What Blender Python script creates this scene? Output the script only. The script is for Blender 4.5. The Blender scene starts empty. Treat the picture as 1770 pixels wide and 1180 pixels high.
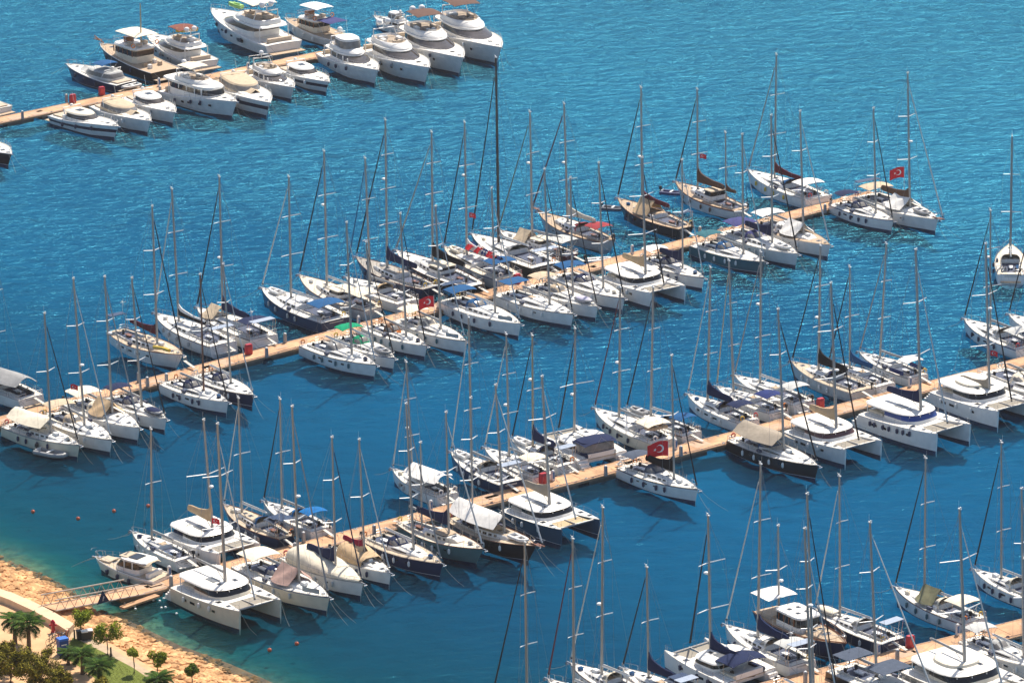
import bpy, math, random
from mathutils import Vector, Matrix
# ------------------------------------------------------------------ camera, sky, sun, exposure
S = bpy.context.scene
COL = S.collection
F = 8500.0; TH = math.radians(17.5); DC = F/14.0; ROLL = math.radians(1.0)
CAM = Vector((0, -DC*math.cos(TH), DC*math.sin(TH)))
FW = Vector((0, math.cos(TH), -math.sin(TH)))
_r = Vector((1, 0, 0)); _u = Vector((0, math.sin(TH), math.cos(TH)))
RV = math.cos(ROLL)*_r - math.sin(ROLL)*_u
UV = math.sin(ROLL)*_r + math.cos(ROLL)*_u
cd = bpy.data.cameras.new('camera'); cam = bpy.data.objects.new('camera', cd); COL.objects.link(cam)
cd.sensor_width = 36.0; cd.lens = F/1770.0*36.0; cd.clip_start = 1.0; cd.clip_end = 6000.0
m3 = Matrix((RV, UV, -FW)).transposed()
cam.matrix_world = Matrix.Translation(CAM) @ m3.to_4x4()
S.camera = cam
SUN_AZ = math.radians(21.0); SUN_EL = math.radians(57.0)      # azimuth from +Y towards +X
SUNV = Vector((math.sin(SUN_AZ)*math.cos(SUN_EL), math.cos(SUN_AZ)*math.cos(SUN_EL), math.sin(SUN_EL)))
W = bpy.data.worlds.new('World'); S.world = W; W.use_nodes = True
wt = W.node_tree; sky = wt.nodes.new('ShaderNodeTexSky'); sky.sky_type = 'NISHITA'; sky.sun_disc = False
sky.sun_elevation = SUN_EL; sky.sun_rotation = SUN_AZ; sky.air_density = 1.0; sky.dust_density = 1.6; sky.ozone_density = 2.0
bg = wt.nodes['Background']; wt.links.new(sky.outputs[0], bg.inputs[0]); bg.inputs[1].default_value = 0.10
sd = bpy.data.lights.new('sun', 'SUN'); sd.energy = 4.6; sd.angle = math.radians(0.53); sd.color = (1.0, 0.915, 0.79)
so = bpy.data.objects.new('sun', sd); COL.objects.link(so); so.rotation_euler = SUNV.to_track_quat('Z', 'Y').to_euler()
S.view_settings.view_transform = 'Standard'; S.view_settings.look = 'None'
S.view_settings.exposure = 0.55; S.view_settings.gamma = 1.0

def proj(p):
    v = Vector(p)-CAM; d = v.dot(FW)
    return 885+F*v.dot(RV)/d, 590-F*v.dot(UV)/d
def at(x, y, z=0.0):                       # a place measured in the photograph -> point on the level plane at height z
    v = FW+(x-885)/F*RV-(y-590)/F*UV
    return CAM+v*((z-CAM.z)/v.z)

# ------------------------------------------------------------------ materials
MATS = {}
def mat(name, col, rough=0.5, metal=0.0, var=0.08, scale=3.0, bump=0.0, spec=None):
    if name in MATS: return MATS[name]
    m = bpy.data.materials.new(name); m.use_nodes = True; nt = m.node_tree; N = nt.nodes; Lk = nt.links
    b = N['Principled BSDF']; b.inputs['Roughness'].default_value = rough; b.inputs['Metallic'].default_value = metal
    if spec is not None: b.inputs['Specular IOR Level'].default_value = spec
    tc = N.new('ShaderNodeTexCoord'); nz = N.new('ShaderNodeTexNoise'); nz.inputs['Scale'].default_value = scale; nz.inputs['Detail'].default_value = 5
    Lk.new(tc.outputs['Object'], nz.inputs['Vector'])
    cr = N.new('ShaderNodeValToRGB'); Lk.new(nz.outputs['Fac'], cr.inputs[0])
    cr.color_ramp.elements[0].position = 0.3; cr.color_ramp.elements[1].position = 0.7
    a = tuple(max(0, c*(1-var*1.3)) for c in col); z = tuple(min(1, c*(1+var)) for c in col)
    cr.color_ramp.elements[0].color = (*a, 1); cr.color_ramp.elements[1].color = (*z, 1)
    Lk.new(cr.outputs[0], b.inputs['Base Color'])
    if bump:
        bp = N.new('ShaderNodeBump'); bp.inputs['Strength'].default_value = bump; bp.inputs['Distance'].default_value = 0.08
        Lk.new(nz.outputs['Fac'], bp.inputs['Height']); Lk.new(bp.outputs[0], b.inputs['Normal'])
    MATS[name] = m; return m
C = dict(white=(.82,.79,.74), cream=(.74,.66,.52), beige=(.55,.44,.31), tan=(.56,.40,.24), tanm=(.45,.33,.2), greytan=(.34,.29,.23), brown=(.13,.07,.045),
 navy=(.012,.022,.07), navyb=(.02,.035,.14), blue=(.012,.085,.22), bright=(.005,.13,.36), purple=(.05,.055,.17), teal=(.03,.13,.16), green=(.0,.27,.13),
 black=(.012,.012,.016), grey=(.30,.30,.30), slate=(.07,.09,.13), greywhite=(.50,.50,.48), lilac=(.50,.48,.60), pink=(.42,.28,.24), olive=(.23,.22,.13),
 maroon=(.13,.02,.03), wine=(.25,.012,.04), crimson=(.30,.04,.05), red=(.55,.02,.03), yellow=(.75,.50,.05), orange=(.75,.22,.03), teak=(.46,.335,.22), steelblue=(.02,.075,.13),
 seagreen=(.10,.20,.20), taupe=(.13,.075,.06), redbrown=(.20,.07,.05), alu=(.38,.36,.34), steel=(.55,.55,.55), solarb=(.04,.07,.14), camo=(.15,.17,.14), green2=(.35,.6,.15), sprdr=(.78,.78,.77))
def fab(c): return mat('canvas_'+c, C[c], 0.85, 0, .10, 2.0, .35, .15)
def gel(c): return mat('gelcoat_'+c, C[c], 0.3, 0, .06, 1.3)
GL = mat('dark_glass', (.012,.014,.018), .06, 0, .2, .7); TEAK = mat('teak', C['teak'], .75, 0, .14, 7.0, .2)
NS = mat('nonskid_deck', (.77,.735,.665), .6, 0, .05, 2.2); CREAMD = mat('cream_deck', (.68,.60,.48), .7, 0, .07, 3); TAND = mat('tan_deck', (.52,.42,.30), .75, 0, .10, 4)
GREYD = mat('grey_teak', (.36,.33,.29), .8, 0, .12, 5)
AL = mat('aluminium', C['alu'], .45, .35, .06, 1.0); ST = mat('stainless', C['steel'], .25, .9, .05, 1.0); ROPE = mat('rope', (.30,.29,.26), .9, 0, .1, 9)
WIRE = mat('wire', (.28,.28,.28), .4, .6, .05, 1); BLK = mat('black_rubber', (.015,.015,.018), .6, 0, .1, 3); SPR = mat('white_paint', C['sprdr'], .35, 0, .03, 1)
NET = mat('netting', (.30,.27,.22), .9, 0, .15, 14, .4); CUSH = mat('cushion', (.50,.40,.30), .8, 0, .1, 3); TINT = mat('tinted_window', (.10,.045,.05), .1, 0, .2, .6)
SOL = mat('solar_panel', (.03,.05,.10), .15, .2, .15, 2); BOOT = mat('antifouling', (.02,.04,.10), .6, 0, .2, 1.5); CLR = mat('clear_vinyl', (.20,.19,.18), .15, 0, .25, 1.5)
BLUEW = mat('blue_window', (.01,.05,.25), .3, 0, .1, 1); INNER = mat('cockpit_shade', (.55,.53,.48), .7, 0, .08, 3); VARN = mat('varnish', (.22,.08,.03), .25, 0, .2, 5)

# ------------------------------------------------------------------ mesh helpers
class MB:
    def __init__(s): s.v = []; s.f = []; s.m = []; s.k = 0
    def add(s, vs, fs):
        o = len(s.v); s.v += [tuple(v) for v in vs]
        for f in fs: s.f.append(tuple(i+o for i in f)); s.m.append(s.k)
        return s
    def box(s, c, d, rz=0, tp=1.0, ry=0):
        x, y, z = d[0]/2, d[1]/2, d[2]/2; vs = []
        for a, b, e in ((-1,-1,-1),(1,-1,-1),(1,1,-1),(-1,1,-1),(-1,-1,1),(1,-1,1),(1,1,1),(-1,1,1)):
            k = tp if e > 0 else 1
            p = [a*x*k, b*y*k, e*z]
            if ry: p = [p[0]*math.cos(ry)+p[2]*math.sin(ry), p[1], -p[0]*math.sin(ry)+p[2]*math.cos(ry)]
            if rz: p = [p[0]*math.cos(rz)-p[1]*math.sin(rz), p[0]*math.sin(rz)+p[1]*math.cos(rz), p[2]]
            vs.append((p[0]+c[0], p[1]+c[1], p[2]+c[2]))
        return s.add(vs, [(0,3,2,1),(4,5,6,7),(0,1,5,4),(1,2,6,5),(2,3,7,6),(3,0,4,7)])
    def tube(s, a, b, r, r2=None, n=5):
        return s.path([a, b], r, n, r2)
    def path(s, pts, r, n=5, r2=None, closed=False):
        P = [Vector(p) for p in pts]; rings = []; L = len(P); vs = []
        for i, p in enumerate(P):
            if closed: d = P[(i+1) % L]-P[i-1]
            else: d = P[min(i+1, L-1)]-P[max(i-1, 0)]
            d = d.normalized() if d.length > 1e-6 else Vector((0,0,1))
            u = d.cross(Vector((0,0,1)))
            if u.length < .05: u = d.cross(Vector((0,1,0)))
            u.normalize(); w = d.cross(u)
            rr = r if r2 is None else r+(r2-r)*i/max(1, L-1)
            for j in range(n):
                t = 2*math.pi*j/n; vs.append(p+u*(math.cos(t)*rr)+w*(math.sin(t)*rr))
        fs = []
        for i in range(L if closed else L-1):
            q = (i+1) % L
            for j in range(n): fs.append((i*n+j, i*n+(j+1) % n, q*n+(j+1) % n, q*n+j))
        if not closed: fs.append(tuple(range(n-1, -1, -1))); fs.append(tuple((L-1)*n+j for j in range(n)))
        return s.add(vs, fs)
    def loft(s, rows, closed=False, cap=True, mi=None):       # rows of points; closed rings get caps
        n = len(rows[0]); vs = [p for r in rows for p in r]; o = len(s.v); s.v += [tuple(v) for v in vs]
        for i in range(len(rows)-1):
            for j in range(n if closed else n-1):
                q = (j+1) % n; s.f.append((o+i*n+j, o+i*n+q, o+(i+1)*n+q, o+(i+1)*n+j)); s.m.append(mi(i, j) if mi else s.k)
        if cap and closed:
            s.f.append(tuple(o+j for j in range(n-1, -1, -1))); s.m.append(mi(-1, 0) if mi else s.k)
            s.f.append(tuple(o+(len(rows)-1)*n+j for j in range(n))); s.m.append(mi(-2, 0) if mi else s.k)
        return s
    def sheet(s, rows, th=0.03, mi=None):                     # cloth or panel with thickness downwards
        s.loft(rows, mi=mi); low = [[(p[0], p[1], p[2]-th) for p in r] for r in rows]
        s.loft([r[::-1] for r in low], mi=(lambda i, j: mi(i, len(rows[0])-2-j)) if mi else None)
        edge = [rows[0][j] for j in range(len(rows[0]))]+[r[-1] for r in rows[1:]]+[rows[-1][j] for j in range(len(rows[0])-2, -1, -1)]+[r[0] for r in rows[-2:0:-1]]
        return s.loft([edge, [(p[0], p[1], p[2]-th) for p in edge]], closed=True, cap=False)
    def ell(s, c, r, nu=10, nv=6, lo=-1.0):
        rows = []
        for i in range(nv+1):
            a = math.asin(lo)+(math.pi/2-math.asin(lo))*i/nv; k = max(.02, math.cos(a))
            rows.append([(c[0]+r[0]*k*math.cos(2*math.pi*j/nu), c[1]+r[1]*k*math.sin(2*math.pi*j/nu), c[2]+r[2]*math.sin(a)) for j in range(nu)])
        return s.loft(rows, closed=True)
    def build(s, name, m, parent=None, loc=None, sharp=.7, smooth=True):
        me = bpy.data.meshes.new(name); me.from_pydata(s.v, [], s.f)
        for x in (m if isinstance(m, (list, tuple)) else [m]): me.materials.append(x)
        me.polygons.foreach_set('material_index', s.m)
        if smooth:
            me.polygons.foreach_set('use_smooth', [True]*len(me.polygons)); me.set_sharp_from_angle(angle=sharp)
        me.update(); o = bpy.data.objects.new(name, me); COL.objects.link(o)
        if parent is not None: o.parent = parent
        if loc is not None: o.location = loc
        return o
def empty(name, loc, rz, label, cat, group=None):
    o = bpy.data.objects.new(name, None); o.empty_display_size = .5; COL.objects.link(o)
    o.location = loc; o.rotation_euler = (0, 0, rz); o['label'] = label; o['category'] = cat
    if group: o['group'] = group
    return o
def tag(o, label=None, cat=None, group=None, kind=None):
    for k, v in (('label', label), ('category', cat), ('group', group), ('kind', kind)):
        if v: o[k] = v
    return o
def lerp(a, b, t): return a+(b-a)*t
def sm(t): t = max(0, min(1, t)); return t*t*(3-2*t)
# ------------------------------------------------------------------ boat builders (x forward, z up, origin amidships on the waterline)
WSC = mat('windscreen', (.07,.062,.06), .05, 0, .3, .5)
class Hull:
    def __init__(s, L, B, fs, fb, kind):
        s.L, s.B, s.fs, s.fb, s.kind = L, B, fs, fb, kind
        s.sw = {'modern': .84, 'classic': .58, 'motor': .92, 'cat': .80}[kind]
        s.tm = {'modern': .36, 'classic': .46, 'motor': .35, 'cat': .40}[kind]
        s.pw = {'modern': 2.1, 'classic': 2.0, 'motor': 2.6, 'cat': 2.2}[kind]
        s.ov = {'modern': .035, 'classic': .10, 'motor': .08, 'cat': .01}[kind]*L
        s.os = {'modern': -.02, 'classic': .045, 'motor': 0, 'cat': 0}[kind]*L
        s.end = {'cat': .10}.get(kind, .015)
    def x(s, t): return -s.L/2+s.L*t
    def w(s, t):
        if t < s.tm: return s.B/2*(s.sw+(1-s.sw)*math.sin(t/s.tm*math.pi/2))
        u = (t-s.tm)/(1-s.tm); return s.B/2*(s.end+(1-s.end)*(1-u**s.pw))
    def z(s, t):
        if s.kind == 'classic': return s.fs+(s.fb-s.fs)*t**1.7-.10*math.sin(math.pi*t)
        if s.kind == 'motor': return s.fs+(s.fb-s.fs)*sm((t-.1)/.75)
        return s.fs+(s.fb-s.fs)*t**1.3
    def shell(s, mats, parent, sy=0, stripe=0, t0=0, name='hull'):
        ts = [t0+(1-t0)*k for k in (0,.08,.18,.3,.42,.54,.65,.75,.83,.9,.95,.98,1)]; mb = MB(); rows = []
        f = {'modern': (1,.995,.985,.975,.95,.93,.87,.3), 'classic': (1,.995,.96,.92,.86,.82,.72,.2),
             'motor': (1,1,.95,.88,.82,.80,.74,.4), 'cat': (1,1,.99,.97,.92,.90,.84,.3)}[s.kind]
        for t in ts:
            zt = s.z(t); w = s.w(t); half = []
            zz = (zt, zt-.10, zt*.72, zt*.45, .085, .03, -.08, -.6)
            for q, zq in enumerate(zz):
                k = 1-max(0, zq)/zt; bow = sm((t-.62)/.38); st = sm((.3-t)/.3)
                fx = f[q]
                if q > 1 and s.kind in ('motor', 'classic', 'modern'): fx = fx-(.28 if s.kind == 'motor' else .12)*bow*k
                half.append((s.x(t)-s.ov*bow*k+s.os*st*k, max(.015, w*fx), zq))
            rows.append([(a, sy+b, c) for a, b, c in half]+[(a, sy-b, c) for a, b, c in half[::-1]])
        def mi(i, j):
            if i < 0: return 0
            j = j if j < 8 else 14-j
            return {0: 1 if stripe == 2 else 0, 1: 0, 2: 1 if stripe == 1 else 0, 3: 0, 4: 1, 5: 2, 6: 2, 7: 2}.get(j, 2)
        o = mb.loft(rows, closed=True, mi=mi).build(name, mats, parent, sharp=.6); return o
    def deck(s, m, parent, ck=None, t0=0, sy=0, inset=.02, th=0.0):
        mb = MB(); n = 26; ts = [t0+(1-t0-.004)*i/n for i in range(n+1)]
        if ck: ts = sorted(set(ts+[ck[0], ck[1]]))
        def row(t, a, b):
            z = s.z(t)+.004+th; w = s.w(t)-inset
            return [(s.x(t), sy+w*lerp(a, b, k/6), z+.07*(1-lerp(a, b, k/6)**2)) for k in range(7)]
        for i in range(len(ts)-1):
            a, b = ts[i], ts[i+1]
            if ck and a >= ck[0]-1e-6 and b <= ck[1]+1e-6:
                e = ck[2]
                for g in ((-1, -e), (e, 1)): mb.loft([row(a, *g), row(b, *g)])
            else: mb.loft([row(a, -1, 1), row(b, -1, 1)])
        return mb.build('deck', m, parent)
    def rail(s, m, parent, r=.035, t0=.0, t1=1, dz=.05, name='toe_rail', sy=0):
        mb = MB(); N = 22
        for g in (1, -1): mb.path([(s.x(lerp(t0, t1, i/N)), sy+g*max(.02, s.w(lerp(t0, t1, i/N))-.02), s.z(lerp(t0, t1, i/N))+dz) for i in range(N+1)], r, 4)
        return mb.build(name, m, parent)
    def guard(s, parent, t0=.04, t1=.84, h=.62, bow=True, stern=True, r=.017):
        mb = MB(); ts = [lerp(t0, t1, i/6) for i in range(7)]
        for g in (1, -1):
            top = []
            for t in ts:
                p = (s.x(t), g*(s.w(t)-.08), s.z(t)); q = (p[0], p[1], p[2]+h); mb.tube(p, q, r, n=4); top.append(q)
            mb.path(top, r*.6, 4); mb.path([(a, b, c-h*.45) for a, b, c in top], r*.6, 4)
        if bow:
            arc = [(s.x(t), g*(max(.12, s.w(t)-.04)), s.z(t)+h) for g, t in ((1, t1), (1, .93), (1, .985), (-1, .985), (-1, .93), (-1, t1))]
            mb.path(arc, r*1.5, 5)
            for q in (arc[1], arc[2], arc[3], arc[4]): mb.tube(q, (q[0]-.1, q[1], q[2]-h), r*1.3, n=4)
        if stern:
            arc = [(s.x(t), g*(s.w(t)-.06), s.z(t)+h) for g, t in ((1, .14), (1, t0), (1, .01))]
            for sg in (1, -1):
                a2 = [(p[0], p[1]*sg, p[2]) for p in arc]+[(s.x(.01), sg*s.w(0)*.35, s.z(0)+h)]
                mb.path(a2, r*1.5, 5); mb.path([(p[0], p[1], p[2]-h*.5) for p in a2], r, 5)
                for q in a2: mb.tube(q, (q[0], q[1], q[2]-h), r*1.3, n=4)
        return mb.build('guard_rail', ST, parent)
def fenders(H, parent, col, rng, near, n=4, r=.15):
    m = mat('fender_'+col, C.get(col, C['white']), .5, 0, .08, 3)
    for g in (near, -near):
        for i in range(n if g == near else max(2, n-2)):
            t = lerp(.2, .78, (i+.3+rng.random()*.4)/n); z = H.z(t); y = g*(H.w(t)+r*.8)
            mb = MB(); l = .62
            mb.path([(0,0,-l/2-.02),(0,0,-l/2+.06),(0,0,-l/2+.16),(0,0,l/2-.16),(0,0,l/2-.06),(0,0,l/2)], r, 7)
            k = [.3,.8,1,1,.8,.2]
            mb.v = [(v[0]*k[q//7], v[1]*k[q//7], v[2]) for q, v in enumerate(mb.v)]
            mb.tube((0,0,l/2),(0,-g*r*.6,l/2+.45), .012, n=3)
            mb.build('fender', m, parent, (H.x(t), y, z-.55))
def house(name, parent, x0, x1, w, z0, levels, mats, pf=2.4, pa=4.0, nseg=28, sy=0, cap=True):
    """ring stack; levels = (dz, front_inset, aft_inset, side_inset, material index of band above)"""
    mb = MB(); rows = []
    for dz, fi, ai, si, _ in levels:
        a = (x1-fi-(x0+ai))/2; cx = (x1-fi+x0+ai)/2; ww = w-si; r = []
        for j in range(nseg):
            t = 2*math.pi*j/nseg; c, d = math.cos(t), math.sin(t); p = pf if c > 0 else pa
            q = (abs(c)**p+abs(d)**p)**(-1/p); r.append((cx+a*c*q, sy+ww*d*q, z0+dz))
        rows.append(r)
    mb.loft(rows, closed=True, mi=lambda i, j: levels[i][4] if i >= 0 else levels[-1][4])
    return mb.build(name, mats, parent, sharp=.5)
def canopy(name, parent, x0, x1, w, z, m, cam_=.16, arch=.10, legs=None, th=.04, drop=0, mi=None):
    mb = MB(); rows = []
    for i in range(7):
        u = i/6; r = []
        for j in range(9):
            v = -1+2*j/8; zz = z-cam_*v*v*abs(v)-arch*(2*u-1)**2-(drop if abs(v) == 1 else 0)-.035*math.sin(u*math.pi*3)**2*(1-abs(v))-.015*math.sin(i*5.1+j*3.7)
            r.append((lerp(x0, x1, u), w*v*(1-.04*(2*u-1)**2), zz))
        rows.append(r)
    o = mb.sheet(rows, th).build(name, m, parent)
    if legs is not None:
        lg = MB()
        xm = (x0+x1)/2
        for x in (x0+.12, xm, x1-.12):
            q = arch*((x-xm)*2/(x1-x0))**2; lg.path([(xm, w, legs), (x, w*.97, z-cam_-q), (x, w*.5, z-cam_*.25-q-th), (x, 0, z-q-th), (x, -w*.5, z-cam_*.25-q-th), (x, -w*.97, z-cam_-q), (xm, -w, legs)], .02, 4)
        lg.build('canopy_frame', ST, parent)
    return o
def dodger(parent, xf, xa, w, z, h, m):
    mb = MB(); rows = []
    for i in range(6):
        u = i/5; hh = h*(math.sin(u*math.pi/2))**.8+.05; ww = w*(.82+.18*u); r = []
        for j in range(13):
            a = math.pi*j/12; r.append((lerp(xf, xa, u)+.15*math.sin(a)*(1-u), ww*math.copysign(abs(math.cos(a))**.6, math.cos(a)), z+hh*math.sin(a)**.7))
        rows.append(r)
    return mb.sheet(rows, .03, mi=lambda i, j: 1 if (1 <= i <= 2 and j in (1,2,3,5,6,8,9,10)) or (i == 3 and j in (1,2,9,10)) else 0).build('sprayhood', [m, CLR], parent)
def wheel(parent, x, y, z, r=.42):
    mb = MB(); N = 14; pts = [(0, r*math.cos(2*math.pi*i/N), r*math.sin(2*math.pi*i/N)) for i in range(N)]
    mb.path(pts, .03, 4, closed=True)
    for i in range(0, N, 3): mb.tube((0,0,0), pts[i], .014, n=3)
    mb.box((.15,0,-.25),(.22,.22,.75)); return mb.build('steering_wheel', BLK, parent, (x, y, z))
def spar(parent, mx, z0, top, H, o, rng, main=True, lead=0, gensail=True, rscale=1.0):
    """mast with spreaders and standing rigging; top = (x, z)"""
    tx, tz = top; h = tz-z0; r0 = (.155 if tz > 17 else .135)*rscale
    def P(u, y=0, dx=0): return (lerp(mx, tx, u)+dx, y, lerp(z0, tz, u))
    mc = o.get('mastc'); mm = {'brown': mat('brown_spar', (.20,.10,.07), .4, .2, .1, 2), 'black': mat('carbon_spar', (.03,.018,.015), .35, .1, .1, 2), 'tanm': mat('tan_spar', (.42,.33,.22), .45, .2, .1, 2)}.get(mc, AL)
    mb = MB(); pts = [P(u/8) for u in range(9)]; mb.path(pts, r0, 8, r0*.68)
    ms = mb.build('mast', mm, parent)
    mh = MB(); p = P(1); mh.box((p[0],0,p[2]+.05),(.42,.16,.1)); mh.tube((p[0]-.15,0,p[2]),(p[0]-.15,0,p[2]+.9),.012,n=3); mh.tube((p[0]+.1,0,p[2]+.1),(p[0]+.35,0,p[2]+.35),.02,n=3); mh.ell((p[0]+.1,0,p[2]+.2),(.1,.1,.1),6,4)
    mh.build('masthead_fitting', SPR, ms)
    nsp = o.get('sp', 1) if main else 1
    us = {0: (), 1: (.40,.70), 2: (.36,.68), 3: (.30,.54,.77)}[nsp]
    if nsp == 1: us = (.52,) if h < 14.5 else (.36,.68)
    chain = H.w((mx-H.x(0))/H.L)-.12 if H else 1.6
    sh = MB(); tips = {1: [], -1: []}; cz = H.z(.55) if H else z0
    for k, u in enumerate(us):
        sl = (chain+.05)*(1-.16*k)*(.72 if len(us) > 1 else .78)
        for g in (1, -1):
            s_ = MB(); a = P(u); b = P(u, g*sl, -.28-.1*sl); b = (b[0], b[1], b[2]+.10)
            s_.tube(a, b, .065, .05, 5); s_.build('spreader', SPR, ms); tips[g].append(b)
    for g in (1, -1):
        c0 = (mx-.25, g*chain, cz); pts = [c0]+tips[g]+[P(.97)]
        sh.path(pts, .014, 3); sh.tube((mx+.45, g*chain*.85, cz), P(us[0]-.02 if us else .5), .011, n=3)
    if main and H:
        sh.tube(P(1), (H.x(.1), 0, H.z(0)+2.2), .013, n=3)
        for g in (1, -1): sh.tube((H.x(.1), 0, H.z(0)+2.2), (H.x(.01), g*H.w(0)*.8, H.z(0)), .012, n=3)
    for dy in (-.14, .14): sh.tube((mx-.2, dy, z0+.3), P(.96, dy, -.16), .012, n=3)
    sh.build('rigging', WIRE, parent)
    if main and o.get('dome', rng.random() < .5):
        u = rng.choice((.42,.5,.6)); p = P(u, 0, r0+.3); d = MB(); d.ell((p[0],0,p[2]),(.28,.28,.15)); d.box((p[0]-.22,0,p[2]-.12),(.35,.12,.06)); d.build('radar_dome', SPR, ms)
    return P
def furled(parent, a, b, col, r=.085):
    A, B = Vector(a), Vector(b); mb = MB(); n = 8
    cc = {'white': (.58,.58,.56), 'blackw': C['black'], 'none': None}.get(col, C.get(col, C['black']))
    if cc is None:
        MB().tube(a, b, .014, n=3).build('forestay', WIRE, parent); return
    mb.path([A.lerp(B, .03+.93*i/n) for i in range(n+1)], r*1.25, 6, r*.62); mb.tube(a, b, .014, n=3)
    f = mb.build('furled_headsail', mat('headsail_'+col, cc, .8, 0, .12, 1.2), parent)
    d = MB(); q = A.lerp(B, .022); d.ell(q, (.14,.14,.09), 8, 4); d.build('furler_drum', BLK, f)
def boom(parent, mx, zb, ln, cov, rng, fat=1.0):
    mb = MB(); e = (mx-ln, 0, zb+.12); mb.tube((mx-.1,0,zb), e, .11, .10, 6); mb.tube((mx-.15,0,zb-.95),(mx-ln*.28,0,zb-.02),.045,n=4)
    b = mb.build('boom', AL if cov else SPR if rng.random() < .5 else AL, parent)
    if cov:
        two = cov == 'blackwhite'; cn = {'blackwhite': 'black', 'black': 'black'}.get(cov, cov); rows = []
        for i in range(9):
            u = i/8; x = mx-.05-ln*.97*u; hh = (.42*(1-u)**.75+.34)*fat+(.62*fat if i == 0 else .12*fat if i == 1 else 0)+.05*math.sin(9*u); w = (.24-.09*u)*fat*(.45 if i == 0 else 1)
            z = zb+.12*u; sag = .04*math.sin(7*u)
            rows.append([(x, w*.7, z-.1), (x, w, z+.12), (x, w*.85, z+hh*.6), (x, w*.3, z+hh+sag), (x, -w*.3, z+hh+sag), (x, -w*.85, z+hh*.6), (x, -w, z+.12), (x, -w*.7, z-.1)])
        MB().loft(rows, closed=True, mi=(lambda i, j: 1 if j in (2,3,4) else 0) if two else None).build('sail_cover', [fab(cn), fab('white')], b)
    else:
        MB().path([(mx-.15,0,zb+.14),(mx-ln*.5,0,zb+.19),(mx-ln*.96,0,zb+.24)], .09, 6, .05).build('furled_mainsail', fab('greywhite'), b)
    return b
def drape(name, parent, x0, x1, w, zr, ze, m, rng, n=9, wob=.12, flat=.0):
    mb = MB(); rows = []
    for i in range(n):
        u = i/(n-1); r = []; e = 1-.25*(2*u-1)**2
        for j in range(11):
            v = -1+2*j/10; z = zr-(zr-ze)*(abs(v)**(.9+flat))*(1 if flat == 0 else 1)
            z += wob*math.sin(u*9+abs(v)*4+rng.random()*.8)*abs(v)*(1-abs(v))*2-.08*math.sin(u*math.pi)*(1-abs(v))
            r.append((lerp(x0, x1, u)+.04*math.sin(j*2.1), w*v*e, z))
        rows.append(r)
    return mb.sheet(rows, .03).build(name, m, parent)
def hatch(parent, x, y, z, sx=.5, sy=.5, m=None):
    h = MB().box((0,0,.02),(sx+.08,sy+.08,.05)).build('hatch', SPR, parent, (x, y, z)); MB().box((0,0,.05),(sx,sy,.03)).build('hatch_glass', m or GL, h); return h
def dinghy(name, loc, rz, ln, wd, tube_c, label, group=None, cover=None, motor=False, tilt=0, inner=None):
    o = empty(name, loc, rz, label, 'dinghy', group); r = wd*.14; w = wd/2-r; x0 = -ln/2
    pts = [(x0, w, r), (x0+ln*.3, w, r), (x0+ln*.62, w*.98, r), (x0+ln*.82, w*.72, r*1.15), (x0+ln*.95, w*.35, r*1.4), (ln/2-r, 0, r*1.5)]
    pts += [(a, -b, c) for a, b, c in pts[-2::-1]]
    MB().path(pts, r, 8).build('inflatable_tube', mat('hypalon_'+tube_c, C[tube_c], .5, 0, .08, 3), o)
    MB().box((-ln*.06,0,r*.5),(ln*.8,w*1.8,.06)).build('floor', mat('dinghy_floor', (.25,.25,.26), .7), o)
    MB().box((x0+.12,0,r*1.3),(.06,w*1.7,r*2)).build('transom', SPR, o)
    MB().box((-ln*.05,0,r*2),(.28,w*1.9,.05)).build('bench', SPR, o)
    if cover:
        rows = []
        for i in range(9):
            u = i/8; ww = (wd/2)*(1.0 if u < .55 else (1-((u-.55)/.45)**2*.82)); hh = .30*wd*(.75+.25*math.sin(u*math.pi))
            rows.append([(lerp(x0-.05, ln/2+.05, u), ww*math.cos(math.pi*j/10), r*.6+hh*math.sin(math.pi*j/10)**.6) for j in range(11)])
        MB().sheet(rows, .03).build('boat_cover', fab(cover), o)
    if motor:
        m = MB(); m.box((x0-.12,0,r*2+.35),(.38,.26,.42),tp=.8); m.box((x0-.14,0,r*.8),(.14,.12,.9)); m.build('outboard_motor', BLK, o)
    if tilt: o.rotation_euler = (tilt, 0, rz)
    return o
def local(root, p):
    c, s = math.cos(root.rotation_euler.z), math.sin(root.rotation_euler.z)
    return (root.location.x+p[0]*c-p[1]*s, root.location.y+p[0]*s+p[1]*c, root.location.z+p[2])

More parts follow.
